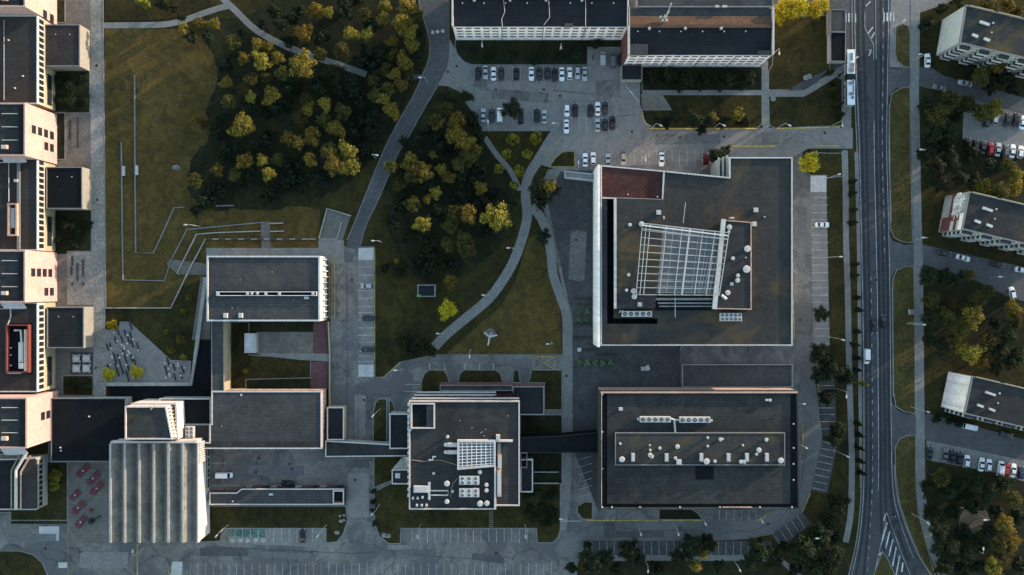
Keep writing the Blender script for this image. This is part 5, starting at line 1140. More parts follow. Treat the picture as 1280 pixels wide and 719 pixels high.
def tree(px, py, rpx, kind, h=None, group=None, look=None, zs=1.0, name='broadleaf_tree', cat='tree'):
    r = rpx*MPP
    if h is None: h = {'gold': 2.0, 'mid': 1.9, 'dark': 1.7, 'yel': 1.8}[kind]*r + rt.uniform(1.5, 4.0)
    r = rpx*MPP*(CAMH-h)/CAMH
    var = rt.randrange(len(KINDS[kind])); key = (kind, var)
    cz = h - r*.85*zs; cz = max(cz, r*.9*zs)
    x, y = P(px, py, h)
    if key not in PROTO:
        o = bpy.data.objects.new(name, None); col.objects.link(o); o.empty_display_size = .3
        c = bpy.data.objects.new('crown', KINDS[kind][var][0]); col.objects.link(c); c.parent = o
        t = bpy.data.objects.new('trunk', KINDS[kind][var][1]); col.objects.link(t); t.parent = o; PROTO[key] = o
    else: o = copy_tree(PROTO[key])
    o.name = name
    rz = rt.random()*6.28; o.location = (x, y, 0); o.rotation_euler = (0, 0, rz)
    for ch in o.children:
        ch.location = (0, 0, cz)
        if ch.name.startswith('crown'): ch.scale = (r, r, r*zs)
        else:
            k = (cz + .3)/1.9; ch.scale = (min(r, 3.4), min(r, 3.4), k)
    tag(o, where(look or LOOK[kind], px, py), cat, group or GRPN)
GRPN = 'trees of the upper park grove'
UNDER = []
def T(kind, lst, **k):
    for t in lst:
        if kind == 'dark' and len(t) > 3 and t[3] <= 6 and 'grove' in GRPN + 'x' and not k: UNDER.append(t)
        elif kind == 'dark' and len(t) > 3 and t[3] <= 6 and GRPN in ('trees of the middle park', 'trees on the right hand side of the main road') and not k: UNDER.append(t)
        else: tree(*(t[:3]), kind, *(t[3:]), **k)
T('gold', [(227, 33, 8), (246, 26, 8), (265, 28, 9), (302, 70, 9), (320, 54, 10), (333, 57, 9), (323, 74, 13), (344, 70, 9), (375, 78, 19), (377, 38, 12), (391, 10, 11), (408, 14, 9), (437, 38, 11), (457, 40, 9), (281, 102, 9), (311, 120, 8), (337, 117, 13),
           (300, 155, 17), (244, 149, 7), (382, 135, 10), (372, 176, 10), (405, 128, 10), (418, 158, 13), (388, 168, 13), (268, 212, 9), (303, 200, 12), (326, 199, 8), (333, 216, 9), (386, 198, 10), (416, 203, 15), (436, 207, 14), (432, 188, 14), (357, 172, 10)])
T('mid', [(287, 50, 11), (280, 60, 7), (310, 97, 10), (303, 110, 9), (283, 125, 10), (254, 154, 8), (380, 124, 9), (372, 148, 11), (428, 138, 11), (403, 148, 10), (240, 225, 11), (345, 198, 9), (408, 188, 12), (290, 218, 9), (455, 15, 10), (425, 60, 11), (398, 66, 10), (350, 90, 10), (330, 95, 8)])
T('dark', [(235, 44, 10, 6), (258, 44, 10, 6), (340, 12, 10), (347, 29, 9), (415, 88, 13), (280, 80, 12, 6), (345, 130, 13, 6), (318, 135, 12, 6), (270, 165, 12, 5), (285, 185, 13, 6), (330, 178, 13, 6), (355, 205, 12, 6), (298, 232, 10, 5), (330, 245, 14, 5), (252, 250, 15, 6), (243, 262, 10, 4), (360, 222, 12, 5),
           (395, 220, 12, 6), (398, 108, 12, 6), (440, 112, 12, 6), (440, 165, 12, 6), (360, 105, 11, 6), (400, 45, 12, 6), (365, 20, 12, 6), (430, 15, 12, 6), (450, 75, 12, 6), (325, 30, 8, 6), (300, 40, 8, 5), (275, 195, 10, 5), (265, 235, 12, 5), (310, 215, 10, 5), (375, 235, 10, 5), (460, 150, 11, 6), (455, 60, 10, 6)])
GRPN = 'trees between the grove and the curved road'
T('gold', [(480, 4, 9), (505, 4, 13), (478, 20, 9), (500, 26, 13), (513, 55, 11), (503, 76, 13), (489, 135, 12), (500, 105, 10), (478, 122, 9), (490, 50, 9), (512, 38, 10), (493, 92, 9)])
T('mid', [(484, 110, 11), (468, 118, 10), (466, 100, 9), (482, 85, 10), (492, 66, 10), (520, 15, 10), (510, 90, 9)])
T('dark', [(462, 25, 12, 6), (475, 65, 12, 6), (470, 85, 12, 6), (452, 125, 12, 6), (470, 140, 12, 6), (520, 68, 8, 5), (465, 165, 12, 6), (455, 190, 12, 5), (525, 40, 7, 5)])
GRPN = 'trees of the middle park'
T('gold', [(570, 150, 14), (566, 166, 13), (580, 174, 13), (593, 186, 10), (530, 214, 13), (541, 193, 6), (551, 210, 8), (560, 220, 10), (543, 240, 9), (533, 248, 7), (585, 266, 13), (527, 280, 12), (601, 234, 9), (562, 352, 9), (512, 200, 12)])
T('yel', [(558, 388, 13)], look='small bright yellow tree')
T('gold', [(621, 268, 20, 13)], look='big brightly lit golden tree')
T('mid', [(545, 150, 12), (515, 215, 14), (498, 230, 10), (515, 253, 11), (568, 268, 13), (580, 300, 13), (585, 312, 12), (562, 282, 11), (585, 192, 13), (573, 205, 10), (560, 305, 11), (558, 133, 10), (487, 208, 10)])
T('dark', [(560, 120, 11, 8), (582, 118, 10, 7), (500, 215, 12, 6), (575, 220, 13, 6), (600, 215, 11, 5), (530, 232, 12, 6), (545, 262, 12, 6), (600, 250, 12, 5), (535, 300, 13, 5), (540, 320, 11, 5), (550, 175, 12, 6), (600, 170, 10, 5), (530, 340, 11, 4), (560, 330, 12, 4), (610, 290, 12, 5), (505, 260, 10, 5), (515, 285, 10, 4),
           (615, 240, 9, 4), (520, 180, 10, 6), (535, 165, 11, 6), (500, 245, 10, 5), (590, 225, 9, 5), (570, 245, 10, 5), (515, 432, 19, 7), (500, 425, 10, 5), (538, 438, 9, 5), (643, 254, 5, 3), (505, 175, 9, 5), (545, 200, 9, 5)])
T('dark', [(680, 238, 20, 11), (680, 296, 11, 6), (640, 132, 15, 9)], look='big dark tree over the paving'); T('gold', [(687, 232, 9, 12)])
GRPN = 'young yellow green trees between the paths'
T('mid', [(624, 170, 5, 4)], look='tiny round tree'); KINDS['ygm'] = [(crown_mesh(77, 22, .1, leaf_mat('yellow green leaves', (.10, .085, .012), (.20, .16, .02)), .8), trunk_mesh(3))]; LOOK['ygm'] = 'small yellow green tree'
def T2(l, **k): 
    for t in l: tree(t[0], t[1], t[2], 'ygm', t[3] if len(t) > 3 else 4.5, **k)
T2([(641, 173, 10), (670, 171, 10), (633, 192, 8), (659, 192, 8), (624, 210, 8), (649, 213, 9), (643, 231, 7), (495, 326, 4, 2.5)])
GRPN = 'trees and hedges around the white apartment blocks'
T2([(925, 141, 10, 6)]); T('gold', [(893, 145, 7)]); T('yel', [(985, 8, 14, 9), (1002, 5, 15, 10), (1020, 8, 13, 9), (975, 20, 9, 7), (1032, 4, 9, 7)], look='tall bright yellow tree')
T('dark', [(845, 146, 10), (870, 149, 12), (888, 150, 9), (822, 149, 6), (878, 160, 8), (898, 192, 13, 8), (908, 187, 8, 5), (905, 150, 9, 4), (930, 150, 9, 3), (835, 152, 8, 4)])
T('dark', [(815, 95, 10, 3.5), (838, 93, 10, 3.5), (862, 98, 11, 4), (888, 95, 11, 4), (913, 97, 10, 3.5), (938, 96, 10, 3.5), (825, 104, 8, 3), (850, 106, 8, 3), (876, 105, 8, 3), (900, 106, 8, 3), (928, 106, 8, 3)], look='low dark shrub', name='shrub', cat='shrub')
T('dark', [(722, 66, 9, 3), (700, 70, 8, 2.5), (745, 62-8, 8, 2.5), (610, 70, 8, 2.5), (640, 68, 8, 2.5), (670, 72, 8, 2.5)], look='low dark shrub', name='shrub', cat='shrub')
GRPN = 'yellow trees by the right car park strip'
T('yel', [(1017, 203, 14, 8)], look='bright yellow corner tree')
GRPN = 'dark trees beside the service road'
T('dark', [(1030, 394, 12), (1029, 445, 16), (1046, 464, 18), (1061, 472, 14), (1028, 470, 12), (1037, 497, 13), (1053, 541, 15), (1045, 553, 9), (1053, 634, 15), (1010, 690, 22), (1030, 675, 18), (1048, 700, 18), (1022, 710, 16), (955, 692, 18), (972, 705, 12), (787, 692, 17), (740, 708, 18), (757, 700, 13), (868, 688, 17), (885, 682, 13), (850, 702, 13), (1040, 655, 14), (800, 703, 10), (715, 712, 9), (940, 706, 12), (734, 683, 6, 3)])
T('gold', [(881, 695, 7), (894, 683, 6), (872, 710, 8)], look='small gold topped tree')
GRPN = 'trees on the right hand side of the main road'
T('gold', [(1265, 4, 10), (1252, 78, 13, 9), (1250, 133, 13), (1276, 230, 12), (1275, 216, 9), (1222, 396, 16), (1220, 442, 15), (1232, 452, 11), (1262, 660, 14), (1270, 682, 13), (1248, 712, 13), (1215, 343, 8), (1272, 388, 12), (1208, 436, 10)])
T('mid', [(1232, 93, 13), (1215, 127, 13), (1234, 138, 13), (1194, 122, 14), (1180, 140, 15), (1240, 4, 12), (1276, 14, 9), (1265, 206, 11), (1256, 236, 12), (1195, 380, 11), (1206, 412, 13), (1190, 396, 12), (1225, 374, 12), (1240, 364, 10), (1240, 428, 12), (1180, 600, 14), (1255, 684, 12), (1272, 625, 12), (1170, 375, 12), (1256, 705, 12), (1200, 418, 10), (1275, 402, 10)])
T('dark', [(1165, 130, 13), (1170, 165, 14), (1190, 160, 13), (1160, 190, 12), (1175, 205, 14), (1195, 200, 13), (1180, 228, 13), (1205, 222, 11), (1220, 225, 11), (1165, 345, 12), (1185, 345, 12), (1205, 350, 12), (1170, 402, 13), (1182, 430, 12), (1165, 425, 10), (1255, 440, 13), (1265, 420, 12), (1270, 455, 12), (1250, 462, 9), (1190, 525, 8, 3),
           (1175, 524, 8, 3), (1203, 530, 8, 3), (1165, 612, 12), (1190, 615, 12), (1205, 605, 12), (1225, 608, 12), (1245, 612, 12), (1262, 605, 11), (1240, 622, 11), (1170, 645, 12), (1180, 668, 13), (1178, 690, 12), (1195, 690, 12), (1215, 695, 14), (1232, 685, 12), (1240, 665, 11), (1185, 712, 12), (1205, 715, 12), (1228, 713, 12),
           (1225, 70, 10, 5), (1262, 96, 14, 6), (1270, 110, 10, 6), (1215, 88, 9, 5), (1240, 108, 12, 6), (1250, 245, 10, 5), (1160, 30, 10, 3), (1180, 8, 10, 4), (1200, 0, 9, 4), (1195, 645, 8, 4), (1250, 640, 12, 5), (1215, 620, 9, 5), (1190, 180, 11, 5), (1276, 445, 12)])
LOOK['dround'] = 'brown round tree'; tree(1235, 230, 10, 'gold', 5, look='round brownish tree')
# darker, lower trees that fill the groves
def inside(p, poly):
    c = False; n = len(poly)
    for i in range(n):
        (x1, y1), (x2, y2) = poly[i-1], poly[i]
        if (y1 > p[1]) != (y2 > p[1]) and p[0] < (x2-x1)*(p[1]-y1)/(y2-y1)+x1: c = not c
    return c
TREES = [(o.location.x, o.location.y) for o in bpy.data.objects if o.name.startswith('broadleaf_tree')]
rf_ = random.Random(21)
def fill(poly, n, grp, look, rr=(9, 14), hh=(3.5, 6.5), kind='dark'):
    global GRPN
    GRPN = grp; w = PP(poly, 7); got = 0; tries = 0
    x0, x1 = min(p[0] for p in poly), max(p[0] for p in poly); y0, y1 = min(p[1] for p in poly), max(p[1] for p in poly)
    while got < n and tries < 4000:
        tries += 1; x, y = rf_.uniform(x0, x1), rf_.uniform(y0, y1)
        if not inside((x, y), poly): continue
        X, Y = P(x, y, 7)
        if any((X-a)**2 + (Y-b)**2 < 5.2**2 for a, b in TREES): continue
        TREES.append((X, Y)); got += 1
        UNDER.append((x, y, rf_.uniform(*rr), rf_.uniform(*hh)))
fill([(290, 35), (340, 60), (440, 95), (500, 110), (490, 150), (460, 200), (400, 225), (300, 235), (250, 255), (245, 225), (275, 185), (270, 150), (285, 110)], 44, 'trees of the upper park grove', 'low shaded tree')
fill([(330, 8), (400, -5), (515, -5), (525, 60), (500, 95), (450, 82), (390, 65), (345, 45)], 22, 'trees of the upper park grove', 'low shaded tree')
fill([(545, 118), (590, 135), (612, 200), (628, 240), (600, 300), (560, 345), (510, 330), (488, 280), (492, 225), (515, 175)], 34, 'trees of the middle park', 'low shaded tree')
fill([(1158, 340), (1255, 372), (1280, 395), (1280, 470), (1180, 440), (1160, 410)], 14, 'trees on the right hand side of the main road', 'low shaded tree')
fill([(1158, 118), (1200, 130), (1198, 178), (1280, 208), (1280, 245), (1210, 230), (1160, 228)], 16, 'trees on the right hand side of the main road', 'low shaded tree')
fill([(1165, 590), (1280, 612), (1280, 715), (1195, 715), (1172, 660)], 22, 'trees on the right hand side of the main road', 'low shaded tree')
fill([(745, 706), (960, 706), (1000, 665), (1045, 650), (1050, 700), (1040, 716), (745, 716)], 14, 'dark trees beside the service road', 'low shaded tree')
GRPN = 'small trees at the upper left edge of the park'
T2([(180, 3, 7, 6), (172, -2, 6, 5)]); T('dark', [(200, 2, 9, 5), (215, 8, 7, 4), (225, 20, 6, 4), (480, 335, 8, 3), (500, 340, 9, 3)])
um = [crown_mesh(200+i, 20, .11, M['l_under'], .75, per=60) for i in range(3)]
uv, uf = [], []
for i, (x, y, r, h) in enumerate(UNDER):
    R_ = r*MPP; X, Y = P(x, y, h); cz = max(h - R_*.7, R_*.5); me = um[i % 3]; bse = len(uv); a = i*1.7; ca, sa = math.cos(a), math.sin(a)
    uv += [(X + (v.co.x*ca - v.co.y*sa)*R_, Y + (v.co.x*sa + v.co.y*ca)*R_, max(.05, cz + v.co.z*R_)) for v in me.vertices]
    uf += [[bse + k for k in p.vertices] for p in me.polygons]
me = bpy.data.meshes.new('low_trees'); me.from_pydata(uv, [], uf); me.materials.append(M['l_under']); o = bpy.data.objects.new('low_trees', me); col.objects.link(o)
tag(o, 'near black leafy undergrowth filling the ground between the grove trees', 'low_trees', None, 'stuff')  # low filler trees merged into one mesh, shade put in leaf colour
# shrubs
GRPN = 'yellow shrubs round the paved wedge'
def shrub(x, y, r, kind, look, h=None): tree(x, y, r, kind, h or r*MPP*1.25, look=look, zs=.75, name='shrub', cat='shrub')
for x, y, r, k in ((235.5, 372, 5, 'ygm'), (228, 389.5, 5, 'ygm'), (206.5, 415, 4.5, 'ygm'), (224, 425, 7, 'ygm'), (212, 438, 6, 'ygm'), (228, 447, 5.5, 'ygm')): shrub(x, y, r, k, 'small ochre shrub')
for x, y, r in ((139, 406, 7), (134, 468.5, 9), (169, 465.5, 9)): shrub(x, y, r, 'yel', 'round bright yellow shrub')
for x, y, r in ((68, 597, 11), (66, 610, 7)): shrub(x, y, r, 'ygm', 'ochre climbing shrub against the corner block', 2.5)
for x, y, r in ((306, 464, 4), (314, 455, 3)): shrub(x, y, r, 'ygm', 'tiny court shrub')
for x, y in ((466, 628), (466.5, 640), (468.5, 655), (467, 615)): shrub(x, y, 4.5, 'dark', 'dark kerbside bush')
GRPN = 'ivy and shrubs on the left block'
for x, y, r in ((75, 100, 8), (88, 110, 10), (102, 98, 7), (105, 125, 8), (90, 128, 8), (75, 128, 8), (80, 280, 9), (95, 290, 10), (108, 280, 8), (75, 300, 8), (90, 303, 8), (90, 480, 8), (105, 482, 9)): shrub(x, y, r, 'dark', 'dark low shrub', 1.6)
GRPN = 'low shrubs on the lawns round the fan roof centre'
rs = random.Random(4)
for i in range(26):
    x = rs.uniform(655, 695); y = rs.uniform(612, 658); shrub(x, y, rs.uniform(4, 7), 'dark', 'low dark shrub', 1.0)
# potted
KINDS['pot'] = [(crown_mesh(55, 26, .10, M['l_pot'], .7, per=60), trunk_mesh(3))]
GRPN = None
for x, y in ((724, 389.5), (734, 389.5), (723, 399), (733, 399), (724, 453.5), (734, 453.5), (743.5, 453.5), (753, 453.5), (763, 453.5)):
    b = thing('potted_plant', where('fresh green plant in a dark pot', x, y), 'plant', (*P(x, y), 0), 0, 'potted green plants on the dark plaza')
    mb = MB(); mb.cyl(0, 0, 0, .6, .4, .55, 12, M['blackm']); mb.build('pot', None, b)
    c = bpy.data.objects.new('foliage', KINDS['pot'][0][0]); col.objects.link(c); c.parent = b; c.location = (0, 0, 1.1); c.scale = (1.2, 1.2, .7); c.rotation_euler = (0, 0, x)
# columnar conifers by the main road
CM = [crown_mesh(31+i, 30, .13, M['l_dark'], cone=True, per=60) for i in range(2)]
CMY = crown_mesh(40, 30, .13, KINDS['ygm'][0][0].materials[0], cone=True, per=60)
kp = None
for i, (x, y) in enumerate(((1042, 88), (1046, 100), (1042, 112), (1049, 117), (1047, 130), (1053, 129), (1052, 142), (1054, 143), (1069, 226), (1069, 241), (1070, 262), (1070, 278), (1072, 330), (1072, 344), (1075, 372), (1077, 388), (1075, 415), (1073, 432), (1075, 448), (1075, 463), (1083, 481), (1076, 531), (1077, 545), (1078, 562), (1079, 578), (1081, 593))):
    h = 6.0; x0, y0 = P(x, y, h*.8)
    b = thing('columnar_conifer', where('slim dark columnar conifer', x, y), 'tree', (x0, y0, 0), 0, 'slim conifers lining the main road')
    c = bpy.data.objects.new('crown', CMY if i == 20 else CM[i % 2]); col.objects.link(c); c.parent = b; c.location = (0, 0, h*.53); c.scale = (1.0, 1.0, h*.47); c.rotation_euler = (0, 0, i)
    mb = MB(); mb.tube([(0, 0, 0), (0, 0, 1.2)], .12, .09, 7, M['bark']); mb.build('trunk', None, b)

# ================================================================== VEHICLES
def loft(mb, secs, mat):
    """secs: list of rings with equal counts"""
    n = len(secs[0]); vs = [p for s in secs for p in s]
    fs = [(i*n+j, i*n+(j+1) % n, (i+1)*n+(j+1) % n, (i+1)*n+j) for i in range(len(secs)-1) for j in range(n)]
    fs += [tuple(range(n-1, -1, -1)), tuple(range((len(secs)-1)*n, len(secs)*n))]
    return mb.add(vs, fs, mat)
PAINT = CARC['white']
def panel(mb, q, off, mat, ins=.06):
    c = sum((Vector(p) for p in q), Vector())/4; nrm = (Vector(q[1])-Vector(q[0])).cross(Vector(q[3])-Vector(q[0])).normalized()
    if nrm.dot(c - Vector((0, c.y*.6, .6))) < 0: nrm = -nrm
    p = [Vector(v) + (c-Vector(v)).normalized()*ins + nrm*off for v in q]; p2 = [v - nrm*.03 for v in p]
    mb.add(p + p2, [(0, 1, 2, 3), (7, 6, 5, 4), (0, 4, 5, 1), (1, 5, 6, 2), (2, 6, 7, 3), (3, 7, 4, 0)], mat)
def make_car(kind='saloon', L=4.5, W=1.8):
    b = bpy.data.objects.new('parked_car', None); col.objects.link(b); b.empty_display_size = .3
    w = W/2; e = L/2
    def ring(y, hw, zt, zb=.28): return [(-hw*.96, y, zb), (-hw, y, .55), (-hw*.97, y, zt-.12), (-hw*.82, y, zt), (0, y, zt+.03), (hw*.82, y, zt), (hw*.97, y, zt-.12), (hw, y, .55), (hw*.96, y, zb)]
    van = kind == 'van'; hatch = kind == 'hatch'
    bz = .98 if not van else 1.1
    if van: st = [(e, .72, .75), (e-.12, .88, .9), (e-.6, .97, 1.05), (e-1.1, 1, 1.15), (-e+.1, 1, 1.15), (-e, .95, 1.1)]
    elif hatch: st = [(e, .66, .62), (e-.15, .84, .76), (e-.55, .95, .87), (e-1.1, .99, .95), (0, 1, .98), (-e+.5, .98, .98), (-e+.1, .93, .95), (-e, .85, .85)]
    else: st = [(e, .62, .60), (e-.15, .82, .74), (e-.6, .95, .84), (e-1.2, .99, .93), (0, 1, .97), (-e+1.0, .99, .97), (-e+.5, .95, .95), (-e+.12, .85, .9), (-e, .7, .78)]
    mb = MB(); loft(mb, [ring(y, w*a, z) for y, a, z in st], PAINT); body = mb.build('body', None, b)
    # cabin
    if van: y0, y1, y2, y3, zt = e-.75, e-1.35, -e+.15, -e+.03, 2.0
    elif hatch: y0, y1, y2, y3, zt = e-1.1, e-1.8, -e+.55, -e+.08, 1.48
    else: y0, y1, y2, y3, zt = e-1.25, e-2.0, -e+1.45, -e+.75, 1.42
    wb, wt = w*.9, w*.72 if not van else w*.88
    zb = bz-.06
    A = [(-wb, y0, zb), (wb, y0, zb), (wb, y3, zb), (-wb, y3, zb)]; Tt = [(-wt, y1, zt), (wt, y1, zt), (wt, y2, zt), (-wt, y2, zt)]
    mb = MB(); mb.add(A + Tt, [(0, 1, 5, 4), (1, 2, 6, 5), (2, 3, 7, 6), (3, 0, 4, 7), (4, 5, 6, 7)], PAINT); mb.build('cabin', None, b)
    ym = (y1+y2)/2
    mb = MB(); mb.add([(-wt, y1, zt-.02), (wt, y1, zt-.02), (wt, y2, zt-.02), (-wt, y2, zt-.02), (-wt*.93, y1-.12, zt+.05), (wt*.93, y1-.12, zt+.05), (wt*.93, y2+.12, zt+.05), (-wt*.93, y2+.12, zt+.05)], [(0, 1, 5, 4), (1, 2, 6, 5), (2, 3, 7, 6), (3, 0, 4, 7), (4, 5, 6, 7)], PAINT); mb.build('car_roof', None, b)
    mb = MB(); panel(mb, [A[0], A[1], Tt[1], Tt[0]], .02, M['carglass'], .07); mb.build('windscreen', None, b)
    mb = MB(); panel(mb, [A[2], A[3], Tt[3], Tt[2]], .02, M['carglass'], .07); mb.build('rear_window', None, b)
    if not van:
        for s in (0, 1):
            q = [A[1], A[2], Tt[2], Tt[1]] if s else [A[3], A[0], Tt[0], Tt[3]]
            mb = MB(); panel(mb, q, .02, M['carglass'], .14); mb.build('side_window', None, b)
    for sx in (-1, 1):
        for yy in (e-.85, -e+.85):
            mb = MB(); n = 14; r = .32; vs = [(sx*(w-.02) + dx, yy + r*math.cos(6.283*i/n), .32 + r*math.sin(6.283*i/n)) for dx in (-.2*sx, .02*sx) for i in range(n)]
            mb.add(vs, [(i, (i+1) % n, n+(i+1) % n, n+i) for i in range(n)] + [tuple(range(n)), tuple(range(n, 2*n))], M['rubber']); wh = mb.build('wheel', None, b)
            mb = MB(); r = .2; vs = [(sx*(w+.005) + dx, yy + r*math.cos(6.283*i/n), .32 + r*math.sin(6.283*i/n)) for dx in (-.02*sx, .02*sx) for i in range(n)]
            mb.add(vs, [(i, (i+1) % n, n+(i+1) % n, n+i) for i in range(n)] + [tuple(range(n)), tuple(range(n, 2*n))], M['rim']); mb.build('rim', None, wh)
        mb = MB(); mb.box(sx*w*.62, e-.1, .58, .72, .36, .2, 0, M['lamp_lens']); mb.build('headlight', None, b)
        mb = MB(); mb.box(sx*w*.66, -e+.05, .68, .84, .32, .14, 0, M['tail']); mb.build('tail_light', None, b)
        mb = MB(); mb.box(sx*(w+.06), y0-.25, .95, 1.08, .16, .14, 0, PAINT); mb.build('wing_mirror', None, b)
    return b
CARP = {}
def car(px, py, colr, ang, label, kind='saloon', group=None, name='parked_car', L=4.5, W=1.8):
    key = (kind, L)
    if key not in CARP: b = make_car(kind, L, W); CARP[key] = b
    else: b = copy_tree(CARP[key])
    b.name = name; b.location = (*P(px, py, 1.0), .04); b.rotation_euler = (0, 0, R(ang))
    for ch in b.children:
        if ch.name.split('.')[0] in ('body', 'cabin', 'car_roof', 'wing_mirror'):
            ch.material_slots[0].link = 'OBJECT'; ch.material_slots[0].material = CARC[colr]
        if colr in ('teal',) : pass
    tag(b, label, 'van' if kind == 'van' else 'car', group); return b
ORD = ['first', 'second', 'third', 'fourth', 'fifth', 'sixth', 'seventh', 'eighth', 'ninth', 'tenth', 'eleventh', 'twelfth', 'thirteenth', 'fourteenth', 'fifteenth']
def row(lst, phrase, group, ang=0):
    for i, c in enumerate(lst):
        x, y, k = c[:3]; kind = c[3] if len(c) > 3 else 'saloon'; a = c[4] if len(c) > 4 else ang
        word = {'saloon': 'saloon', 'hatch': 'hatchback', 'van': 'van'}[kind]; k2 = dict(dark='charcoal').get(k, k)
        car(x, y, k, a, f'{k2} {word}, {ORD[i]} from the left in {phrase}', kind, group, L=4.5 if kind == 'saloon' else 4.1 if kind == 'hatch' else 4.9)
row([(597.5, 91.5, 'black'), (606.8, 90, 'silver', 'saloon', 180), (616.8, 92, 'white'), (626.8, 91.5, 'dark'), (645.5, 92, 'black', 'hatch'), (664.3, 92, 'white', 'saloon', 180), (674, 93, 'dark', 'saloon', 180), (684.3, 91, 'dark', 'hatch'), (693.2, 93, 'black'), (702.3, 92.5, 'white', 'saloon', 180), (712.2, 91.5, 'white', 'hatch'), (722, 90.5, 'silver', 'hatch', 180), (731, 92, 'silver', 'saloon', 180)],
    'the top row under the hedge', 'cars in the top row of the car park')
row([(753.5, 74, 'silver', 'van', 0), (766, 75, 'grey', 'van', 0), (776, 74, 'dark', 'hatch', 0)], 'the corner bay by the red gable', 'cars by the red gable')
row([(604, 144, 'silver'), (614.7, 144, 'dark'), (624.5, 144, 'white', 'van'), (651, 147, 'black', 'hatch'), (671, 144, 'black'), (680.3, 146, 'silver')], 'the row beside the car park tree', 'cars in the left row beside the tree')
row([(708.8, 137.5, 'white', 'hatch', 180), (719, 138, 'black'), (738, 138, 'black'), (747.2, 136, 'white'), (756.5, 135, 'dark')], 'the upper middle row', 'cars in the upper middle row')
row([(708, 158, 'white', 'saloon', 180), (747, 156.5, 'silver'), (756.3, 155.5, 'dark', 'hatch'), (765.8, 153, 'black')], 'the lower middle row', 'cars in the lower middle row')
row([(731.5, 200, 'white'), (741.5, 198, 'white', 'hatch'), (760, 200.5, 'silver'), (779.2, 198.3, 'beige', 'hatch', 180), (827.2, 199, 'white', 'saloon', 180), (882.5, 198, 'maroon', 'hatch')], 'the row above the largest roof', 'cars in the row above the largest roof')
car(458.5, 357.5, 'silver', 90, 'silver car with dark glass in the bays right of the library block, uppermost', 'hatch', 'cars in the bays right of the library block', L=4.1)
car(460.5, 398, 'teal', 90, 'dark teal car in the bays right of the library block, middle one', 'saloon', 'cars in the bays right of the library block')
car(459.5, 437, 'dark', 90, 'dark grey car in the bays right of the library block, lowest', 'saloon', 'cars in the bays right of the library block')
car(280, 594.3, 'white', -90, 'white delivery van parked alone in the yard above the garage row', 'van', L=5.4)
car(358.5, 604.5, 'black', 90, 'black car with red tail end beside the garage row', 'saloon')
car(378, 670, 'black', 0, 'black car parked beside the green painted bays', 'saloon')
car(1028, 281, 'white', -90, 'lone white car on the bay strip right of the largest roof')
car(1083.5, 445.5, 'white', 180, 'white van driving down the main road', 'van', name='driving_van', L=4.9)
car(1105, 401.5, 'black', 0, 'black car with pale bonnet driving up the main road', 'hatch', name='driving_car', L=4.1)
car(1093.5, 408, 'black', 180, 'all black car on the main road beside the black car with pale bonnet', 'saloon', name='driving_car')
car(1119.5, 654.5, 'teal', 14, 'dark teal car on the right fork by the striped road markings', 'saloon', name='driving_car')
car(1160, 75.5, 'white', 0, 'white car at the pavement left of the pale gabled block')
row([(1175, 110, 'grey', 'saloon', 72), (1207, 104, 'silver', 'saloon', 78)], 'the lane below the pale gabled block', 'cars in the upper side road')
row([(1234, 151, 'dark', 'hatch', -12), (1244.5, 147.5, 'silver', 'hatch', -12), (1260, 149.5, 'dark', 'saloon', -12), (1270.5, 149.5, 'black', 'saloon', -12), (1279, 153, 'white', 'saloon', -12)], 'the upper row of the right car park', 'cars in the upper row of the right car park', -12)
row([(1210.5, 180, 'black'), (1220.5, 181.5, 'black', 'hatch'), (1229.5, 184, 'dark'), (1239, 186, 'red', 'hatch'), (1248, 187, 'silver'), (1258, 188, 'grey', 'hatch'), (1266, 189, 'white'), (1276, 190, 'white', 'hatch')], 'the lower row of the right car park', 'cars in the lower row of the right car park', -8)
row([(1180.5, 316.5, 'dark', 'saloon', -100), (1204.5, 322.5, 'white', 'saloon', -105), (1247.5, 331, 'black', 'saloon', -100), (1278, 337.5, 'white', 'saloon', -100)], 'the side road below the mural gable block', 'cars in the middle side road')
car(1266, 366.5, 'white', 12, 'white car standing upright below the middle side road at the right edge', 'hatch', L=4.1)
car(1213.5, 534, 'white', -102, 'white car in the dark below the cream gable block', 'van', L=4.9); car(1259, 544, 'dark', -102, 'dark car almost hidden below the cream gable block', 'hatch', L=4.1)
row([(1162.5, 567, 'dark'), (1182, 569.5, 'grey'), (1191, 571, 'black'), (1200, 573, 'black', 'hatch'), (1209, 577, 'white', 'hatch'), (1227.5, 581, 'white'), (1236.5, 582, 'white', 'hatch'), (1251, 586, 'white', 'van'), (1259, 587, 'red', 'hatch'), (1267, 588.5, 'white'), (1277, 591, 'blue', 'hatch')], 'the lowest right car park', 'cars in the lowest right car park', -8)
o = MB(); o.beam((-.1, -.8, .6), (.1, .8, .7), .3, .3, M['blackm']); o.cyl(0, -.75, .05, .6, .12, .12, 8, M['rubber']); o.cyl(0, .75, .05, .6, .12, .12, 8, M['rubber']); o.box(0, .55, .9, 1.0, .7, .08, 0, M['steel']); o.box(0, -.2, .75, .85, .3, .7, 0, M['blackm'])
o = o.build('motorcycle'); o.location = (*P(741, 71.5), .03); tag(o, 'dark motorcycle parked left of the silver van by the red gable', 'motorcycle')
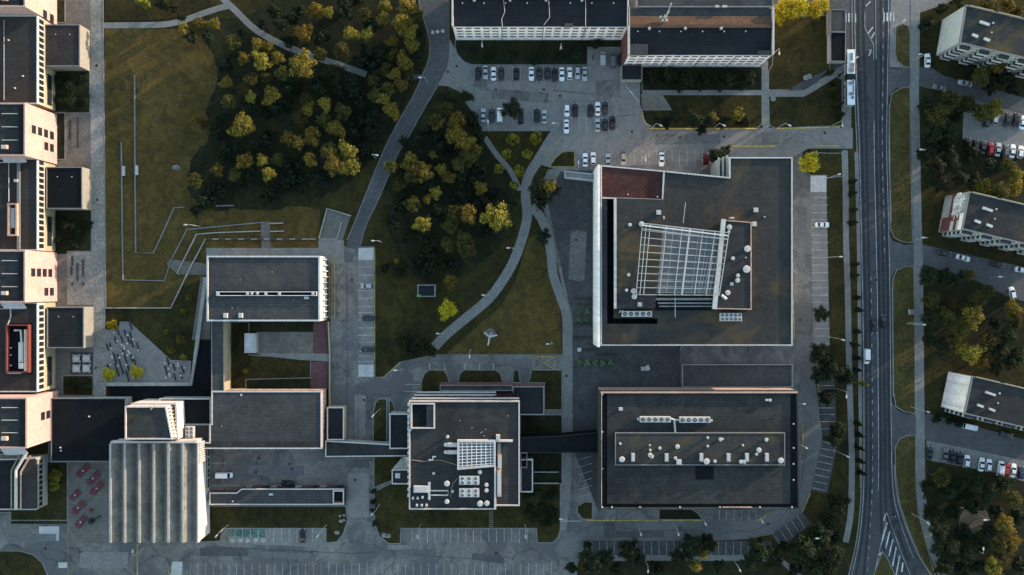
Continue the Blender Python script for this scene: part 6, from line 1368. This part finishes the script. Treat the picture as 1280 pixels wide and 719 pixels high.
# articulated bus
b = thing('articulated_bus', 'long two section white roofed bus standing at the kerb by the kiosk', 'bus', (*P(1064, 96.5, 3.0), .04))
def bl(mb, name, par=b): return mb.build(name, None, par)
for (y0, y1) in ((1.1, 8.9), (-8.9, -.9)):
    mb = MB(); mb.box(0, (y0+y1)/2, .35, 1.3, 2.5, y1-y0, 0, M['l_pot'] if False else CARC['white']); mb.box(0, (y0+y1)/2, 1.3, 2.5, 2.46, y1-y0-.04, 0, M['carglass']); mb.box(0, (y0+y1)/2, 2.5, 2.95, 2.5, y1-y0, 0, CARC['white']); mb.box(0, (y0+y1)/2, 2.95, 3.02, 2.3, y1-y0-.2, 0, CARC['white']); bl(mb, 'body')
mb = MB()
for i in range(8): mb.box(0, -.8+i*.26, .5, 2.85 - .06*(i % 2), 2.35 - .12*(i % 2), .2, 0, M['blackm'])
bl(mb, 'bellows')
for x, y, w_, l_, h_, mt in ((0, 6.5, 1.0, 2.6, .3, 'offwhite'), (.2, 3.9, 1.6, 1.4, .35, 'steel'), (0, 2.3, 1.9, 1.6, .3, 'offwhite'), (-.3, -2, 1.2, 1.0, .3, 'steel'), (.5, -1.7, .7, 1.6, .35, 'offwhite'), (0, -5.4, 1.6, 1.0, .35, 'steel'), (.4, -6.6, .7, .8, .25, 'greycop'), (.7, -3.9, .3, 2.4, .2, 'blackm')):
    mb = MB(); mb.box(x, y, 3.0, 3.02+h_, w_, l_, 0, M[mt]); mb.box(x, y, 3.02+h_, 3.06+h_, w_*.8, l_*.8, 0, M['greycop']); bl(mb, 'roof_unit')
for sx in (-1, 1):
    for yy in (6.3, -2.6, -6.2): mb = MB(); n = 14; mb.add([(sx*1.2+dx, yy+.48*math.cos(6.283*i/n), .48+.48*math.sin(6.283*i/n)) for dx in (-.15, .1) for i in range(n)], [(i, (i+1) % n, n+(i+1) % n, n+i) for i in range(n)] + [tuple(range(n)), tuple(range(n, 2*n))], M['rubber']); bl(mb, 'wheel')
    mb = MB(); mb.box(sx*.9, 8.92, .7, .95, .35, .08, 0, M['lamp_lens']); bl(mb, 'headlight')
mb = MB(); mb.box(0, 8.93, 1.3, 2.6, 2.2, .06, 0, M['carglass']); bl(mb, 'windscreen')

# ================================================================== STREET LAMPS, POLES
LAMPP = None
def lamp(px, py, dx=-1, dy=0, h=8.5):
    """lamp head seen at px,py; arm reaches from the pole at direction (dx,dy) in the picture"""
    global LAMPP
    if LAMPP is None:
        b = bpy.data.objects.new('street_lamp', None); col.objects.link(b)
        mb = MB(); mb.tube([(0, 0, 0), (0, 0, h*.5), (0, 0, h)], .10, .06, 8, M['steel']); mb.cyl(0, 0, 0, .5, .16, .13, 10, M['steel']); mb.build('pole', None, b)
        mb = MB(); mb.tube([(0, 0, h-.1), (.5, 0, h+.1), (1.3, 0, h+.15)], .05, .045, 6, M['steel']); mb.build('arm', None, b)
        mb = MB(); mb.box(1.6, 0, h+.06, h+.24, .95, .42, 0, M['whitemetal']); mb.box(1.6, 0, h+.24, h+.29, .7, .3, 0, M['white']); mb.build('lamp_head', None, b); LAMPP = b
    else: b = copy_tree(LAMPP)
    a = math.atan2(dy, -dx)   # arm points opposite to the pole direction
    X, Y = P(px, py, h); b.location = (X - 1.6*math.cos(a), Y - 1.6*math.sin(a), 0); b.rotation_euler = (0, 0, a); b.name = 'street_lamp'
    tag(b, where('grey street lamp with white head', px, py), 'street lamp', 'street lamps along roads and paths')
for l in ((602.5, 57, 0, -1), (701.5, 60, 0, -1), (525, 97, 1, 0), (610, 152, 0, 1), (692, 154, 1, 0), (471, 194, -1, -.2), (466, 301, 1, 0), (635, 310, 1, 0), (604, 369, 1, 0), (547, 417, 1, 0), (494, 463, 1, 0), (587, 446, 0, -1), (466, 520, 1, -1), (465, 643, 1, -1), (270.5, 670, 1, -1.2), (397, 670, 1, -1.2),
          (701, 649, 1, 0), (522, 671, 0, -1), (657, 671, 0, -1), (826, 157, -1, -.5), (905, 157, -1, -.5), (987, 157, -1, -.5), (1053, 157, 0, -1), (898, 199, 0, 1), (807, 200, 0, -1), (723, 203, 0, 1), (1071, 72, -1, .6), (1049, 218, -1, .3), (1051, 321, -1, 0), (1054, 425, -1, -.3), (1058, 496, 0, -1), (1060, 571, -1, -.5),
          (1151, 187, 1, 0), (1154, 297, 1, 0), (1155, 406, -1, 0), (1160, 515, -1, -.3), (1160, 654, -1, -.7), (1150, 68, 1, 0), (1130, 26, -1, .6), (974, 67, 0, -1), (801, 668, -.3, -1), (848, 668, -.3, -1), (882, 655, -.5, -1), (953, 652, -.5, -1), (1008, 560, -1, -.5), (810, 714, 0, -1), (925, 713, -.5, -1), (1021, 673, 1, 0), (232, 281, 1, 0), (1005, 505, -1, 0), (166, 689, 0, 1), (684.5, 430, 1, 0), (1250, 346, 1, 0), (1231, 650, 1, 0), (1229, 686, 0, 1)): lamp(*l)
for x0, y, x1 in ((701, 651.5, 724), (1144, 404, 1156), (1057, 466, 1066)):
    o = MB(); A, B = P(x0, y, 5), P(x1, y, 5); o.beam((*A, 5), (*B, 5), .14, .14, M['offwhite']); o.tube([(*A, 0), (*A, 5)], .1, .08, 8, M['steel']); o = o.build('barrier_arm'); tag(o, where('pale horizontal pole on a post', (x0+x1)/2, y), 'barrier')
# ================================================================== LIGHT, SKY, CAMERA
SUN_AZ, SUN_EL = R(32), R(SUNEL)        # azimuth counter-clockwise from +x (right of the picture)
w = bpy.data.worlds.new('World'); scene.world = w; w.use_nodes = True
nt = w.node_tree; bg = nt.nodes['Background']
sky = nt.nodes.new('ShaderNodeTexSky'); sky.sky_type = 'NISHITA'; sky.sun_disc = False
sky.sun_elevation = SUN_EL; sky.sun_rotation = R(90) - SUN_AZ
sky.altitude = 50; sky.air_density = 1.0; sky.dust_density = .3; sky.ozone_density = 1.0
nt.links.new(sky.outputs[0], bg.inputs[0]); bg.inputs[1].default_value = SKYS
sd = bpy.data.lights.new('sun', 'SUN'); sd.energy = SUNS; sd.angle = R(.6); sd.color = (1.0, .80, .64)
so = bpy.data.objects.new('sun', sd); col.objects.link(so)
d = Vector((math.cos(SUN_EL)*math.cos(SUN_AZ), math.cos(SUN_EL)*math.sin(SUN_AZ), math.sin(SUN_EL)))
so.rotation_euler = d.to_track_quat('Z', 'Y').to_euler(); so.location = d*400
cd = bpy.data.cameras.new('camera'); cam = bpy.data.objects.new('camera', cd); col.objects.link(cam)
cam.location = (0, 0, CAMH); cam.rotation_euler = (0, 0, 0)
cd.sensor_fit = 'HORIZONTAL'; cd.sensor_width = 36; cd.lens = 18/math.tan(math.atan(1280*MPP/2/CAMH))
cd.clip_start = 1; cd.clip_end = 6000
scene.camera = cam
scene.render.engine = 'CYCLES'
vs = scene.view_settings; vs.view_transform = 'Standard'; vs.look = 'None'; vs.exposure = EXPO; vs.gamma = 1; vs.use_curve_mapping = False
dup = {k: v for k, v in LABELS.items() if len(v) > 1}
bad = [k for k in LABELS if not 4 <= len(k.split()) <= 16]
print('labels', len(LABELS), 'duplicated', {k: len(v) for k, v in dup.items()}, 'bad length', bad)
